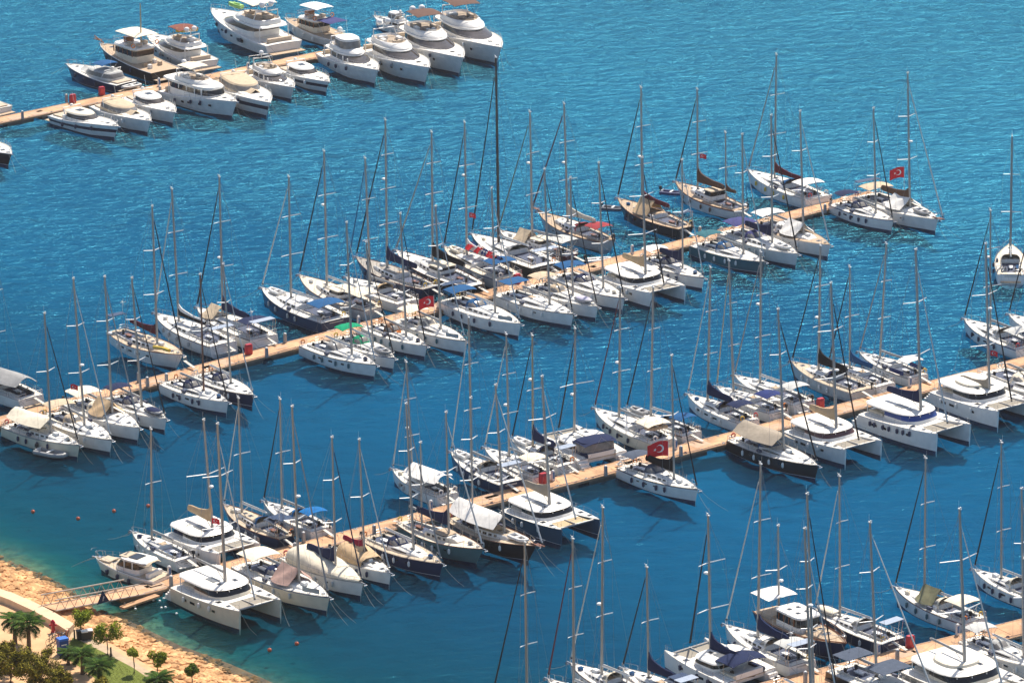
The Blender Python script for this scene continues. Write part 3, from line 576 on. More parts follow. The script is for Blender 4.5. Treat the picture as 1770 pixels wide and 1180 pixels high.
def motor(root, kind, L, near, o, rng):
    big = o.get('big') or o.get('huge'); k = (L/15.0)**.8; B = L*(.295 if L > 18 else .305)*(1.12 if kind == 'mw' else 1)
    H = Hull(L*.94, B, 1.25*k, 2.15*k*(1.0 if kind == 'mt' else .93 if kind == 'mf' else .86), 'motor')
    hm = hullmats(o); 
    if o.get('hull') in ('blackl',) or o.get('stripe') == 'navy': hm = [gel('white'), mat('stripe_navy', (.015,.02,.05), .3), BOOT]; sp_ = 1
    else: sp_ = 0
    h = H.shell(hm, root, stripe=sp_)
    if kind == 'mt' or big:
        for g in (1, -1):
            for t in (.38,.47,.62,.74): MB().box((H.x(t), g*(H.w(t)*.935), H.z(t)*.60),(.55,.10,.28)).build('hull_window', GL, h)
    dk = TEAK if kind in ('mo',) else (TAND if kind == 'mw' else NS)
    H.deck(dk, root); H.rail(gel('white'), root, .06, dz=.06)
    MB().box((H.x(0)-.55*k,0,.42*k),(1.15*k,B*.82,.12)).build('swim_platform', TEAK, root)
    H.guard(root, .42, .90, .75, stern=False, r=.022)
    X = H.x; zc = H.z(.45); w = H.w(.4)*.78
    fenders(H, root, o.get('fend', rng.choice(('navy','grey','white'))), rng, near, 3, .2)
    for u in (.72,.82): hatch(root, X(u), 0, H.z(u)+.06, .6,.6)
    MB().box((X(.93),0,H.z(.93)+.12),(.5,.35,.2)).box((H.x(1)+.1,0,H.z(1)),(.7,.2,.12)).build('anchor', ST, root)
    if kind == 'me':
        cv = o.get('canvas'); rf = fab(cv) if cv else gel(o.get('top', 'white') if o.get('top') in ('cream', 'white') else 'white')
        hz = 1.15*k
        hs = house('foredeck_cabin', root, X(.45), X(.88), w*.92, zc-.05, ((0,0,0,0,0),(.22*k,.5,0,.12,0),(.42*k,1.6,0,.35,0),(.5*k,2.6,0,.8,0)), [NS], 1.7, 6)
        if cv:
            house('canvas_enclosure', root, X(.12), X(.66), w, zc-.05, ((0,0,0,0,0),(hz*.3,.35,.1,.04,1),(hz*.85,1.2,.4,.16,0),(hz,1.5,.6,.4,0),(hz+.08,2.2,1.2,1.0,0)), [rf, CLR], 2.4, 5)
            drape('windscreen_cover', root, X(.44), X(.70), w*.86, zc+hz*.75, zc+.25, rf, rng, wob=.05)
        else:
            house('hardtop_cabin', root, X(.22), X(.64), w, zc-.05, ((0,0,0,0,0),(hz*.34,.4,.1,.04,1),(hz*.80,1.35,.25,.18,0),(hz*.86,1.3,-.5,.12,2),(hz,1.5,-.3,.3,2),(hz+.07,2.2,.5,.9,2)), [gel('white'), WSC, rf], 2.2, 5)
            hatch(root, X(.36), 0, zc+hz+.02, 1.1, .9)
        MB().box((X(.10),0,H.z(.1)+.1),(L*.14,w*1.6,.3)).build('sunpad', CUSH, root)
        MB().box((X(.2),0,H.z(.2)+.2),(.6,w*1.5,.55)).build('aft_seat', gel('white'), root)
        ar = MB(); ar.path([(X(.28),w*.95,zc),(X(.22),w*.9,zc+hz+.3),(X(.22),-w*.9,zc+hz+.3),(X(.28),-w*.95,zc)],.08,5); ar.ell((X(.22),0,zc+hz+.5),(.28,.28,.18)); ar.tube((X(.22),.6,zc+hz+.3),(X(.18),.6,zc+hz+2.2),.02,n=4); ar.build('radar_arch', gel('white'), root)
        if o.get('bim'): canopy('bimini', root, X(.26), X(.44), w*.9, zc+2.35*k, fab(o['bim']), .2,.12, legs=zc+.8)
    elif kind in ('mf', 'mt'):
        tr = kind == 'mt'; hz = 2.0*k if tr else 1.42*k; x1 = X(.74 if tr else .77); x0 = X(.22)
        house('saloon', root, x0 if not tr else X(.12), x1, w*1.06, H.z(.3)-.05, ((0,0,0,0,0),(hz*.48,.25 if tr else .8,0,.02,1),(hz*.82,.5 if tr else 2.6*k,0,.12 if tr else .26,0),(hz*.9,.35 if tr else 2.5*k,-L*.10,.05,0),(hz,.5 if tr else 2.7*k,-L*.09,.08,2),(hz+.05,.9 if tr else 3.4*k,.4,.5,2)), [gel('white'), GL if tr else WSC, NS], 3.5 if tr else 2.0, 7)
        for g in (1, -1):
            for q in (.28,.40,.52,.62):
                if not big or tr: MB().box((X(q+.02), g*w*1.0, H.z(.3)+hz*.65),(.16,.16,hz*.40)).build('window_pillar', gel('white'), root)
        zf = H.z(.3)+hz; fx1 = X(.56 if not tr else .60)
        if not tr:
            house('foredeck_cabin', root, X(.6), X(.90), w*.85, zc, ((0,0,0,0,0),(.25*k,.6,0,.15,0),(.42*k,1.8,0,.45,0)), [NS], 1.7, 6)
        if True:
            house('flybridge', root, X(.16), fx1+.5*k, w*.90, zf, ((0,0,0,0,0),(.20*k,.25*k,.05,.02,1),(.46*k,1.0*k,.2,.14,1),(.50*k,1.15*k,.3,.24,1),(.28*k,1.4*k,.5,.34,2),(.26*k,2.0*k,1.0,.9,2)), [gel('white'), gel('white'), mat('fly_sole', (.34,.27,.20), .8)], 2.0, 5)
            for (a, b, sx, sy) in ((.46,.0,.7,1.2),(.36,.5,1.0,.6),(.27,-.3,.8,1.3),(.36,-.55,.9,.5)): MB().box((X(a), b*w, zf+.45*k),(sx*k,sy*k*.8,.42)).build('fly_seat', CUSH if rng.random()<.6 else gel('white'), root)
            ws = MB(); ws.path([(fx1-.9-1.6*(1-math.cos(a)), w*.8*math.sin(a), zf+.75*k) for a in [x*.2-1.0 for x in range(11)]], .05, 4); ws.build('fly_windscreen', GL, root)
            wheel(root, X(.44), 0, zf+.6*k, .3)
            cn = o.get('bim') or ('cream' if tr else 'white')
            if o.get('tent'):
                house('helm_tent', root, X(.26), X(.52), w*.78, zf+.45*k, ((0,0,0,0,1),(.9*k,.25,.1,.05,0),(1.15*k,.35,.15,.15,0),(1.2*k,.9,.6,.7,0)), [fab('white'), CLR], 2.6, 4)
            elif o.get('bim') or tr:
                canopy('bimini', root, X(.24), X(.24)+L*.20, w*.82, zf+2.15*k, fab(cn), .15,.15, legs=zf+.4)
            am = MB(); xa = X(.22); am.path([(xa+.5,w*.8,zf+.3),(xa,w*.7,zf+1.3*k),(xa,-w*.7,zf+1.3*k),(xa+.5,-w*.8,zf+.3)],.10,5)
            am.tube((xa,0,zf+1.3*k),(xa,0,zf+2.0*k),.08,n=5); am.box((xa,0,zf+1.75*k),(.25,1.4*k,.1))
            r_ = am.build('radar_arch', gel('white'), root)
            for y_ in (-.55, .55) if big else (0,): MB().ell((0,0,.1),(.36*k,.36*k,.32*k)).build('satellite_dome', SPR, r_, (xa, y_*k, zf+2.0*k))
            MB().tube((xa,w*.6,zf+1.3*k),(xa-.5,w*.6,zf+3.6*k),.02,n=4).build('whip_antenna', SPR, r_)
            if o.get('sport'):
                sa = MB(); 
                for x_ in (X(.16),X(.26)): sa.path([(x_,w*.9,zf-.9),(x_-.2,w*.85,zf+1.5),(x_-.2,-w*.85,zf+1.5),(x_,-w*.9,zf-.9)],.05,5)
                sa.build('goalpost_arch', ST, root)
        MB().box((X(.12),0,H.z(.1)+.02),(L*.17,w*1.8,.05)).build('aft_deck', TEAK, root)
        MB().box((X(.06),0,H.z(.1)+.35),(.6,w*1.5,.6)).build('aft_bench', CUSH, root)
        if not tr or 1:
            pp = MB()
            for g in (1, -1): pp.tube((X(.13), g*w*.92, H.z(.1)),(X(.13), g*w*.92, zf-.1),.08,n=5)
            pp.build('deck_post', gel('white'), root)
        if o.get('huge'):
            for g in (1, -1): MB().box((X(.33), g*(H.w(.33)*.99), H.z(.33)*.62),(1.6,.08,.5)).build('hull_window', GL, h)
    elif kind == 'mo':
        wood = VARN; hz = 1.9*k
        house('cabin', root, X(.30), X(.66), w*.88, H.z(.4)-.02, ((0,0,0,0,2),(hz*.45,.1,0,.02,1),(hz*.8,.25,0,.06,2),(hz*.9,.0,-.3,-.05,0),(hz,.2,-.2,.1,0),(hz+.04,.6,.4,.5,0)), [gel('white'), GL, gel('cream')], 5, 8)
        for g in (1, -1):
            for q in range(5): MB().box((X(.34+.07*q), g*w*.86, H.z(.4)+hz*.62),(.14,.12,hz*.42)).build('window_pillar', wood, root)
        zf = H.z(.4)+hz
        canopy('canopy', root, X(.26), X(.58), w*.95, zf+2.1, fab('cream' if not o.get('purple') else 'white'), .15,.1, legs=zf)
        rr = MB()
        for dz in (.4,.8): rr.path([(X(.28),w*.8,zf+dz),(X(.64),w*.8,zf+dz),(X(.66),0,zf+dz),(X(.64),-w*.8,zf+dz),(X(.28),-w*.8,zf+dz),(X(.28),w*.8,zf+dz)],.03,4)
        rr.build('upper_rail', ST, root)
        MB().box((X(.55),0,zf+.45),(.7,1.4,.8)).build('upper_helm', VARN, root)
        for (a, b) in ((.44,.5),(.40,-.5),(.34,.3)): MB().box((X(a), b*w, zf+.3),(.8,.7,.4)).build('upper_seat', CUSH, root)
        if o.get('purple'): canopy('awning', root, X(.02), X(.27), w*.95, zf+.4, fab('purple'), .1,.05, legs=H.z(.1))
        else:
            MB().path([(X(.36),0,zf),(X(.35),0,zf+6.5)],.13,7,.08).build('mast', mat('tan_spar', (.42,.33,.22), .45, .2, .1, 2), root)
            MB().tube((X(.95),0,H.z(1)+.3),(H.x(1)+1.6,0,H.z(1)+.9),.1,n=6).box((H.x(1)+.7,0,H.z(1)+.55),(1.6,.6,.08)).build('bowsprit', VARN, root)
            for q in range(4): MB().box((X(.14+.04*q), (-1)**q*w*.5, H.z(.1)+.35),(.6,.5,.6)).build('deck_box', rng.choice((gel('white'), TEAK, CUSH)), root)
        for g in (1, -1): MB().path([(0, .3*math.cos(a), .3*math.sin(a)) for a in [x*.63 for x in range(10)]], .08, 6, closed=True).build('lifebuoy', mat('buoy_orange', C['orange'], .6), root, (X(.3), g*w*.95, zf+.5))
    elif kind == 'mw':
        hz = 1.6; zc = H.z(.35)
        house('wheelhouse', root, X(.24), X(.64), w*1.02, zc-.05, ((0,0,0,0,0),(hz*.42,.2,0,.03,1),(hz*.86,.9,0,.12,0),(hz*.93,.75,-1.0,.04,0),(hz,.8,-.9,.08,2),(hz+.05,1.3,.3,.5,2)), [gel('white'), GL, NS], 3, 7)
        for q in (.32,.44): 
            for g in (1, -1): MB().box((X(q), g*w*.97, zc+hz*.64),(.12,.12,hz*.45)).build('window_pillar', gel('white'), root)
        MB().box((X(.50),0,zc+hz+.04),(1.1,1.7,.06)).build('roof_mat', TAND, root); MB().box((X(.36),0,zc+hz+.05),(1.2,1.5,.08)).build('sunroof', GL, root)
        drape('cockpit_awning', root, X(.10), X(.27), w, zc+hz-.02, zc+hz-.35, fab('beige'), rng, wob=.02, flat=2)
        MB().box((X(.80),0,H.z(.8)+.16),(1.5,1.5,.14)).build('sunpad', TAND, root)
        MB().box((X(.12),0,H.z(.1)+.3),(.5,w*1.6,.5)).build('aft_bench', gel('white'), root)
        MB().path([(X(1)+.2,.5,H.z(1)+.9),(X(1)+.4,0,H.z(1)+.95),(X(1)+.2,-.5,H.z(1)+.9)],.03,5).build('pulpit', ST, root)
    # mooring lines
    for g in (.3, -.3): rope(root, [(H.x(1)-.2, g, H.z(1)), (H.x(1)+1.2, g*1.5, .8), (H.x(1)+2.8, g*3, -.1)], .022)
    for g in (1, -1): rope(root, [(H.x(0), g*H.w(0)*.8, H.z(0)), (H.x(0)-2.0, g*H.w(0)*.7, .68)])
    return H

def motorsailer(root, L, near, o, ms, rng):
    B = L*.30; H = Hull(L, B, 1.5, 2.2, 'classic'); H.shell([gel('navy'), gel('white'), BOOT], root, stripe=0); H.deck(TEAK, root); H.rail(VARN, root, .07, dz=.1); H.guard(root, .05,.85,.8,stern=False)
    X = H.x; w = H.w(.4)*.72; hz = 1.7
    house('wheelhouse', root, X(.28), X(.60), w, H.z(.4), ((0,0,0,0,2),(hz*.40,.1,0,.02,1),(hz*.85,.35,0,.1,0),(hz*.92,.2,-.15,0,0),(hz,.3,-.1,.06,0),(hz+.05,.7,.4,.5,0)), [gel('white'), GL, gel('white')], 6, 8)
    for g in (1, -1):
        for q in (.34,.40,.46,.52): MB().box((X(q), g*w*.97, H.z(.4)+hz*.62),(.10,.10,hz*.45)).build('window_pillar', VARN, root)
        for q in (.38,.48): hatch(root, X(q), g*w*.35, H.z(.4)+hz+.03,.45,.4)
    house('fore_cabin', root, X(.60), X(.86), w*.8, H.z(.65), ((0,0,0,0,0),(.35,.15,0,.1,0),(.42,.5,0,.3,0)), [TEAK], 2.6, 6)
    for q, y in ((.66,.4),(.66,-.4),(.76,.3),(.76,-.3)): hatch(root, X(q), y, H.z(.7)+.40,.42,.42)
    MB().box((X(.14),0,H.z(.1)+.25),(2.2,w*1.5,.45)).build('aft_seat', CUSH, root)
    canopy('bimini', root, X(.03), X(.25), w*1.25, H.z(.1)+2.6, fab('white'), .12,.08, legs=H.z(.1))
    mx, tx, tz = ms; spar(root, mx, H.z(.2), (tx, tz), H, dict(sp=1, dome=True), rng); fenders(H, root, 'navy', rng, near, 3)
    furled(root, (X(.62),0,H.z(.6)+.3), (tx+.1,0,tz*.9), 'none'); 
    rr = MB(); rr.path([(X(t), -near*(H.w(t)-.05), H.z(t)+.75) for t in (.55,.65,.75,.85,.93)], .06, 5); rr.build('timber_rail', VARN, root)
    lines(root, H, rng, dict(rev=1)); return H
# ---- every boat: kind, bow tip, stern, mast (foot x, top x, top y), looks, label (measured in the photograph, in its pixels)
# id: (kind, bow, stern, mast(basex, topx, topy), opts, label)
BOATS = [
# ---- pier 2, lower side
('s',(137,768),(12,736),(88,77,542),dict(awn='cream',gen='black',hull='cream',fend='navy',sp=1,din=1),'cream yacht under a long cream awning with a grey inflatable alongside'),
('s',(193,760),(92,716),(146,127,482),dict(bim='beige',dod='beige',gen='white',sp=1,hp=1),'white yacht with a beige sprayhood beside the cream awning yacht'),
('s',(241,740),(130,694),(194,181,479),dict(tarp='tan',bim='cream',gen='grey',sp=1),'white yacht with a tan tarpaulin draped over its boom and cream canopy'),
('s',(287,722),(192,687),(245,228,481),dict(bim='navy',dinc='navy',gen='black',sp=1),'white yacht with navy bimini and navy covered dinghy on its foredeck'),
('s',(394,693),(290,661),(352,346,475),dict(dod='navy',gen='black',mastc='brown',fend='navy',sp=1),'white yacht with navy sprayhood and brownish mast beside a navy hulled yacht'),
('s',(438,681),(352,646),(399,386,457),dict(hull='navy',dod='navy',gen='white',sp=1),'navy hulled yacht with white deck, right of the brown masted yacht'),
('s',(650,630),(534,595),(608,599,385),dict(dod='grey',gen='white',win=1,fend='teal',sp=1),'white yacht with long curved cabin window, first below the middle pier bend'),
('s',(682,617),(596,582),(645,633,419),dict(bim='green',ding='grey',gen='black',sp=1),'white yacht with green canopies and a grey inflatable on its foredeck'),
('s',(737,596),(645,563),(702,692,370),dict(dod='brown',ring=1,gen='black',fend='teal',bw='grey',sp=1),'white yacht with small brown sprayhood and an orange ring on deck'),
('s',(805,589),(702,551),(762,753,357),dict(bim='cream',gen='white',fend='teal',towel=1,flag=(739,524,26),sp=1),'white yacht flying a big red flag astern with washing hung at the bow'),
('s',(900,561),(782,518),(856,850,326),dict(bim='blue',dod='blue',gen='white',fend='navy',net=1,sp=1),'white yacht with blue bimini and grey boom, above a gap in the row'),
('s',(991,543),(872,507),(950,941,293),dict(bim='blue',bimflat=1,gen='black',fend='white',hp=3,sp=1),'white yacht with square bright blue sun shade over its cockpit'),
('s',(1033,530),(926,494),(990,986,308),dict(bim='beige',dinc='lilac',gen='black',fend='navy',sp=1),'white yacht with beige canopy and lilac covered dinghy on the foredeck'),
('s',(1079,516),(980,474),(1043,1035,282),dict(bim='blue',dod='navy',gen='black',sp=1),'white yacht with blue canopy and dark sprayhood, left of the big middle catamaran'),
('c',(1126,507),(1045,476),(1116,1110,273),dict(far=(1176,492),cov='tan',gen='black'),'white catamaran with tan boom cover moored among single hulled yachts'),
('s',(1217,479),(1124,446),(1180,1179,277),dict(cov='navy',dod='navy',bim='white',gen='white',fend='navy',sp=1),'white yacht with navy boom cover just right of the tan boom catamaran'),
('s',(1322,452),(1209,422),(1285,1283,233),dict(hull='teal',bim='teal',dod='blue',gen='white',win=1,fend='white',sp=1),'dark teal hulled yacht with blue bimini'),
('s',(1379,440),(1270,399),(1335,1333,200),dict(bim='purple',dod='purple',ding='white',gen='black',sp=2,cov='navy'),'white yacht with violet blue bimini and white dinghy on deck'),
('s',(1435,425),(1318,384),(1389,1383,193),dict(bim='white',tarp='white',gen='white',deck='teak',sp=2),'white yacht with white awnings and teak foredeck, last of the close row'),
('s',(1544,380),(1456,350),(1514,1510,188),dict(bim='navy',dod='navy',gen='black',fend='navy',sp=2),'white yacht with navy bimini near the pier end, left of the brown boom cover'),
('s',(1621,381),(1508,338),(1573,1569,127),dict(cov='brown',bim='beige',tarp='white',gen='white',ding='grey',flag=(1550,299,26),sp=2,sprit=1),'large white yacht with brown boom cover at the pier end flying a red flag'),
# ---- pier 2, upper side
('s',(-55,640),(62,686),(-8,-14,430),dict(awn='grey',gen='white',boxy=1),'white yacht with grey awning moored at the left edge'),
('s',(316,620),(203,574),(272,263,357),dict(deck='tan',cov='maroon',arch=1,gen='black',sp=2,yk=1,rev=1,classic=1),'tan decked cruising yacht moored bow in with a solar panel arch and yellow kayak'),
('s',(267,542),(388,597),(309,297,327),dict(cov='blackwhite',gen='white',sp=2),'white yacht with open cockpit and black and white boom cover'),
('s',(340,532),(458,585),(385,379,306),dict(cov='navy',tarp='beige',bim='navy',gen='black',sp=2,arch=1),'yacht with navy sail cover and beige tarpaulin over its foredeck'),
('s',(452,499),(583,556),(503,499,306),dict(hull='navy',bim='blue',gen='white',sp=2,ding='white'),'long navy hulled yacht with bright blue bimini beside the empty water'),
('s',(517,482),(648,538),(565,560,262),dict(deck='cream',bim='cream',gen='black',sp=2,classic=1,cabin=1),'cream decked yacht with a boxy cream bimini, right of the navy hulled blue bimini yacht'),
('s',(597,478),(710,522),(640,631,274),dict(dod='tan',gen='blue',sp=2,deck='white'),'white yacht with big tan sprayhood in front of the grey decked yacht'),
('s',(615,450),(750,500),(669,666,208),dict(hull='navy',deck='grey',cov='navy',gen='black',sp=3,fly=1,classic=1),'grey decked navy yacht with a very thick navy boom cover'),
('s',(684,440),(830,500),(748,746,229),dict(hull='black',cov='black',dod='cream',gen='grey',sp=3,classic=1,cabin=1),'long black hulled yacht with cream deckhouse roof'),
('s',(767,427),(872,484),(807,803,212),dict(hull='greywhite',cov='white',bim='blue',colour=1,gen='black',sp=2,deck='cream',ding='cream'),'yacht strung with red and blue flags over a blue awning'),
('s',(815,406),(942,463),(862,857,100),dict(hull='black',mastc='black',gen='black',sp=0,dod='grey',arch=1,big=1),'black hulled yacht with the tallest mast, which is black'),
('s',(861,402),(1000,440),(920,916,194),dict(hull='maroon',bim='greywhite',tarp='beige',gen='camo',sp=2,classic=1,cabin=1,awnm=1),'maroon hulled yacht with a crumpled grey tarpaulin and grey awning'),
('s',(930,371),(1052,420),(981,975,180),dict(hull='greywhite',deck='teak',cov='cream',bim='crimson',dod='crimson',gen='maroon',sp=2,classic=1,sprit=1),'teak decked yacht with red biminis and cream boom cover'),
('s',(1067,348),(1183,398),(1110,1108,152),dict(hull='black',keep=1,deck='teak',cov='maroon',tarp='tan',gen='black',sp=2,classic=1,solar=1),'dark hulled yacht with teak deck, tan tarpaulin and a dinghy at its bow'),
('s',(1167,319),(1280,366),(1206,1205,155),dict(deck='teak',cov='brown',cabin=2,gen='black',sp=2,classic=1,miz=(1249,1248,227),fend='brown'),'two masted white ketch with brown boom cover and tan wheelhouse roof'),
('s',(1293,295),(1408,346),(1339,1342,95),dict(cov='maroon',dod='blue',bim='white',gen='grey',sp=2,fend='yellow'),'white yacht with yellow fenders, outermost of the far side of the middle pier'),
# ---- right edge beyond pier 3
('s',(1746,420),(1747,476),(1746,1748,236),dict(hull='white',deck='cream',dod='beige',gen='none',sp=2,wake=1,nolines=1),'cream decked yacht motoring away across open water at the right edge'),
# ---- pier 3, lower side
('c',(415,1059),(296,1014),(389,376,733),dict(far=(484,1041),gen='white',hardtop=1,hull='cream'),'big cream catamaran with wide rounded hardtop beside the gangway'),
('s',(569,1033),(424,976),(517,505,703),dict(tarp='pink',bim='cream',dod='navy',gen='grey',sp=1,hull='cream',net=1),'cream yacht with a pinkish tarpaulin over its boom and cream bimini'),
('s',(627,1007),(505,960),(580,574,756),dict(fullcov='cream',cov='navy',gen='navy',sp=1),'yacht wholly covered with a cream cover under a navy boom cover'),
('s',(675,987),(590,948),(630,621,760),dict(tarp='tan',fullcov='tan',cov='wine',gen='white',sp=1),'white yacht with a beige deck cover and wine red boom cover'),
('s',(764,973),(640,928),(715,702,698),dict(hull='navy',deck='tan',win=1,gen='grey',dod='navy',sp=1),'navy hulled yacht with tan side decks, right of the wine red boom cover'),
('s',(836,955),(696,905),(776,771,713),dict(hull='green',deck='cream',classic=1,cabin=3,gen='white',cov='navy',covv=1,miz=(726,720,769),tarp0='grey',sp=1),'sea green hulled classic ketch with cream deckhouse'),
('s',(927,950),(784,898),(872,854,666),dict(hull='black',deck='tan',awn='white',miz=(810,806,692),gen='white',sp=1,classic=1,sprit=1,ding='white'),'black hulled classic ketch with big white awning and bowsprit'),
('c',(971,914),(870,878),(950,937,651),dict(far=(1019,898),hull='steelblue',cov='greytan',gen='white',deck='white'),'catamaran with slate blue hulls and beige trampolines'),
('s',(1206,844),(1084,805),(1165,1161,615),dict(cov='black',bim='slate',gen='black',fend='navy',flag=(1143,776,30),sp=1),'white yacht with black boom cover and large red flag, alone below its pier'),
('s',(1414,805),(1281,757),(1355,1345,535),dict(hull='black',awn='greytan',dod='blue',gen='black',sp=1),'black hulled yacht with slate grey awning on its boom'),
('c',(1462,777),(1360,742),(1446,1433,490),dict(far=(1521,760),cov='tan',gen='black',hardtop=1),'white catamaran with tan boom cover and brown tinted saloon windows'),
('c',(1620,754),(1480,717),(1592,1578,432),dict(far=(1680,738),cov='navy',gen='white',fend='navy',bluewin=1),'white catamaran with blue window covers and a row of navy fenders'),
('c',(1726,713),(1615,675),(1711,1704,422),dict(far=(1790,697),cov='greytan',gen='black',fend='white',hardtop=1,big=1),'white catamaran with boxy flybridge at the right edge'),
('s',(1860,696),(1722,642),(1800,1795,420),dict(hull='greywhite',gen='black',dod='cream'),'grey hulled yacht cut off by the right edge beside the boxy catamaran'),
# ---- pier 3, upper side
('mw',(161,950),(284,996),None,dict(),'small cabin cruiser with tan foredeck moored at the end of the gangway'),
('s',(228,915),(321,964),(262,261,742),dict(gen='none',sp=1),'white sloop with open cockpit between the cabin cruiser and a bow in catamaran'),
('c',(380,956),(290,922),(367,352,726),dict(far=(436,940),cov='tan',gen='none',rev=1,dome=1),'white catamaran moored bow in with a sand coloured boom cover'),
('s',(386,874),(498,930),(418,412,688),dict(hull='navy',deck='tan',dod='blue',bim='solarb',gen='white',sp=1,classic=1,arch=1,cab=1),'navy hulled yacht with blue sprayhood and cluttered stern behind the cream hardtop catamaran'),
('s',(455,863),(558,914),(487,484,690),dict(bim='bright',dod='bright',gen='black',sp=1,towel=1),'white yacht with vivid blue cockpit tent'),
('s',(678,807),(775,855),(713,702,626),dict(gen='white',awn='white',sp=2),'white yacht with white boom awning alone on the upper side'),
('s',(779,779),(880,835),(815,810,549),dict(hull='navy',dod='greytan',gen='white',sp=2,ding='white'),'navy hulled yacht with grey tan sprayhood and white foredeck dinghy'),
('s',(837,771),(938,823),(880,875,578),dict(bim='cream',gen='white',sp=2),'white yacht with flat cream bimini beside a red service box'),
('s',(884,756),(981,803),(921,920,580),dict(cov='navy',dod='navy',arch=1,gen='black',sp=1,ding='white',mastc='tanm'),'white yacht with navy boom cover and solar panels over a busy cockpit'),
('cu',(926,746),(1004,800),(992,994,568),dict(farb=(972,722),gen='black',bim='navyw',cov=None),'white catamaran moored stern in with a navy cockpit tent'),
('s',(1027,705),(1143,765),(1070,1072,497),dict(gen='maroon',bim='cream',ding2='tan',fend='navy',sp=2,hull='cream'),'cream yacht with folded tan inflatable across its cockpit'),
('s',(1082,704),(1202,748),(1125,1129,497),dict(gen='black',bim='blue',ding='grey',cov=None,sp=2),'white yacht with blue bimini, right of the cream yacht with the tan inflatable'),
('s',(1188,679),(1293,729),(1223,1228,463),dict(cov='navy',dod='navy',bim='navy',gen='white',sp=2),'white yacht with navy boom cover and navy sprayhood, third from the big flag'),
('s',(1238,665),(1348,711),(1259,1260,451),dict(bim='navyb',gen='beige',sp=2,ob=1),'white yacht with wide royal blue bimini and an outboard motor on its rail'),
('s',(1269,647),(1392,697),(1314,1315,436),dict(gen='grey',bim='greywhite',sp=2),'white yacht with grey and white bimini left of a round red service box'),
('s',(1368,624),(1492,676),(1415,1418,425),dict(hull='greywhite',deck='tan',cov='black',gen='black',sp=2),'grey hulled yacht with tan foredeck and black boom cover'),
('s',(1432,622),(1531,665),(1469,1469,462),dict(cov='blue',gen='black',sp=1),'slim white yacht with blue boom cover'),
('s',(1485,606),(1587,651),(1521,1532,422),dict(gen='grey',bim='white',fullb=1,sp=2,blueb=1),'white yacht with blue covers around its cockpit, next to a white blue service post'),
('s',(1666,550),(1768,604),(1712,1712,364),dict(gen='black',bim='greywhite',fend='navy',sp=2),'white yacht with navy fenders at the right edge'),
('s',(1743,541),(1850,588),(1790,1794,330),dict(gen='black',bim='navy',sp=2),'white yacht half cut off by the right edge above the pier'),
# ---- pier 4, upper side
('s',(853,1186),(960,1236),(911,907,937),dict(gen='blackw',sp=2),'yacht below the frame with only its leftmost tall mast in view'),
('s',(946,1169),(1050,1222),(992,990,931),dict(gen='maroon',sp=2),'white yacht whose bow just shows at the bottom edge'),
('s',(985,1142),(1110,1200),(1040,1042,877),dict(gen='white',sp=2),'white yacht with bare deck and hatches along the bottom edge'),
('s',(1075,1150),(1175,1200),(1121,1118,980),dict(cov='navy',gen='black',sp=1,bim='solarb'),'white yacht with navy boom cover at the bottom edge, left of the big catamaran'),
('cu',(1149,1122),(1262,1172),(1219,1224,891),dict(farb=(1212,1098),gen='black',bim='navys',cov='navy',fend='navy'),'white catamaran with navy boom cover and navy dinghy at its stern'),
('s',(1253,1078),(1385,1148),(1310,1315,802),dict(gen='white',deck='white',cov='navy',bim='greywhite',fend='navy',sp=2,arch=1),'white yacht with grey cockpit awning between the catamaran and the wooden motorsailer'),
('ms',(1463,1112),(1318,1058),(1348,1342,901),dict(),'motorsailer with a navy and white wheelhouse and varnished foredeck'),
('s',(1408,1049),(1550,1106),(1452,1451,823),dict(hull='navy',gen='white',sp=2,dinc='cream',solar=1,fend='white'),'navy hulled yacht with cream covered dinghy beside the motorsailer'),
('s',(1546,1012),(1690,1072),(1598,1600,792),dict(tarp='olive',bim='cream',gen='black',fend='teal',sp=2),'white yacht with an olive tarpaulin over its boom'),
('s',(1683,980),(1800,1035),(1731,1731,765),dict(gen='black',win=1,fend='navy',sp=2),'white yacht with black cabin windows at the lower right edge'),
# ---- pier 4, lower side
('s',(1455,1236),(1330,1186),(1407,1392,854),dict(gen='black',sp=2),'yacht below the frame whose tall mast has a black furled sail'),
('s',(1460,1262),(1322,1207),(1403,1390,914),dict(gen='white',sp=2),'yacht below the frame whose thick grey mast crosses the pier'),
('s',(1620,1215),(1450,1155),(1497,1483,903),dict(bim='slate',bimflat=1,panel2=1,gen='white',sp=1,hull='black'),'black hulled yacht with slate canopies, cut off at the bottom edge'),
('c',(1700,1215),(1570,1156),(1668,1653,880),dict(far=(1790,1190),gen='white',hardtop=1,hull='cream',big=1),'large cream catamaran with an oval stepped roof in the lower right corner'),
('s',(1812,1155),(1680,1103),(1770,1766,845),dict(dod='greywhite',bim='greywhite',gen='white',sp=1),'white yacht with grey white cockpit tent in the lower right corner'),
# ---- pier 1, motor boats lower side
('me',(208,217),(91,194),None,dict(stripe='navy',top='cream',L=1),'white express cruiser with navy stripe, leftmost of the near row of motor boats'),
('me',(263,209),(168,178),None,dict(canvas='beige'),'express cruiser with beige canvas over its windscreen, second of its row'),
('me',(305,193),(224,163),None,dict(top='white'),'small white express cruiser with sunroof beside the large trawler'),
('mt',(413,181),(283,152),None,dict(),'white trawler yacht with wide dark wheelhouse windows'),
('me',(469,182),(378,137),None,dict(canvas='beige',stripe='navy'),'express cruiser under beige covers, right of the trawler yacht'),
('mf',(510,152),(430,122),None,dict(sport=1),'small white flybridge fishing boat with antenna arch'),
('me',(571,140),(487,113),None,dict(top='white',hull='blackl'),'sport cruiser with dark lower hull and open rails'),
('mf',(656,126),(562,88),None,dict(tent=1),'flybridge cruiser with clear plastic tent on its upper helm'),
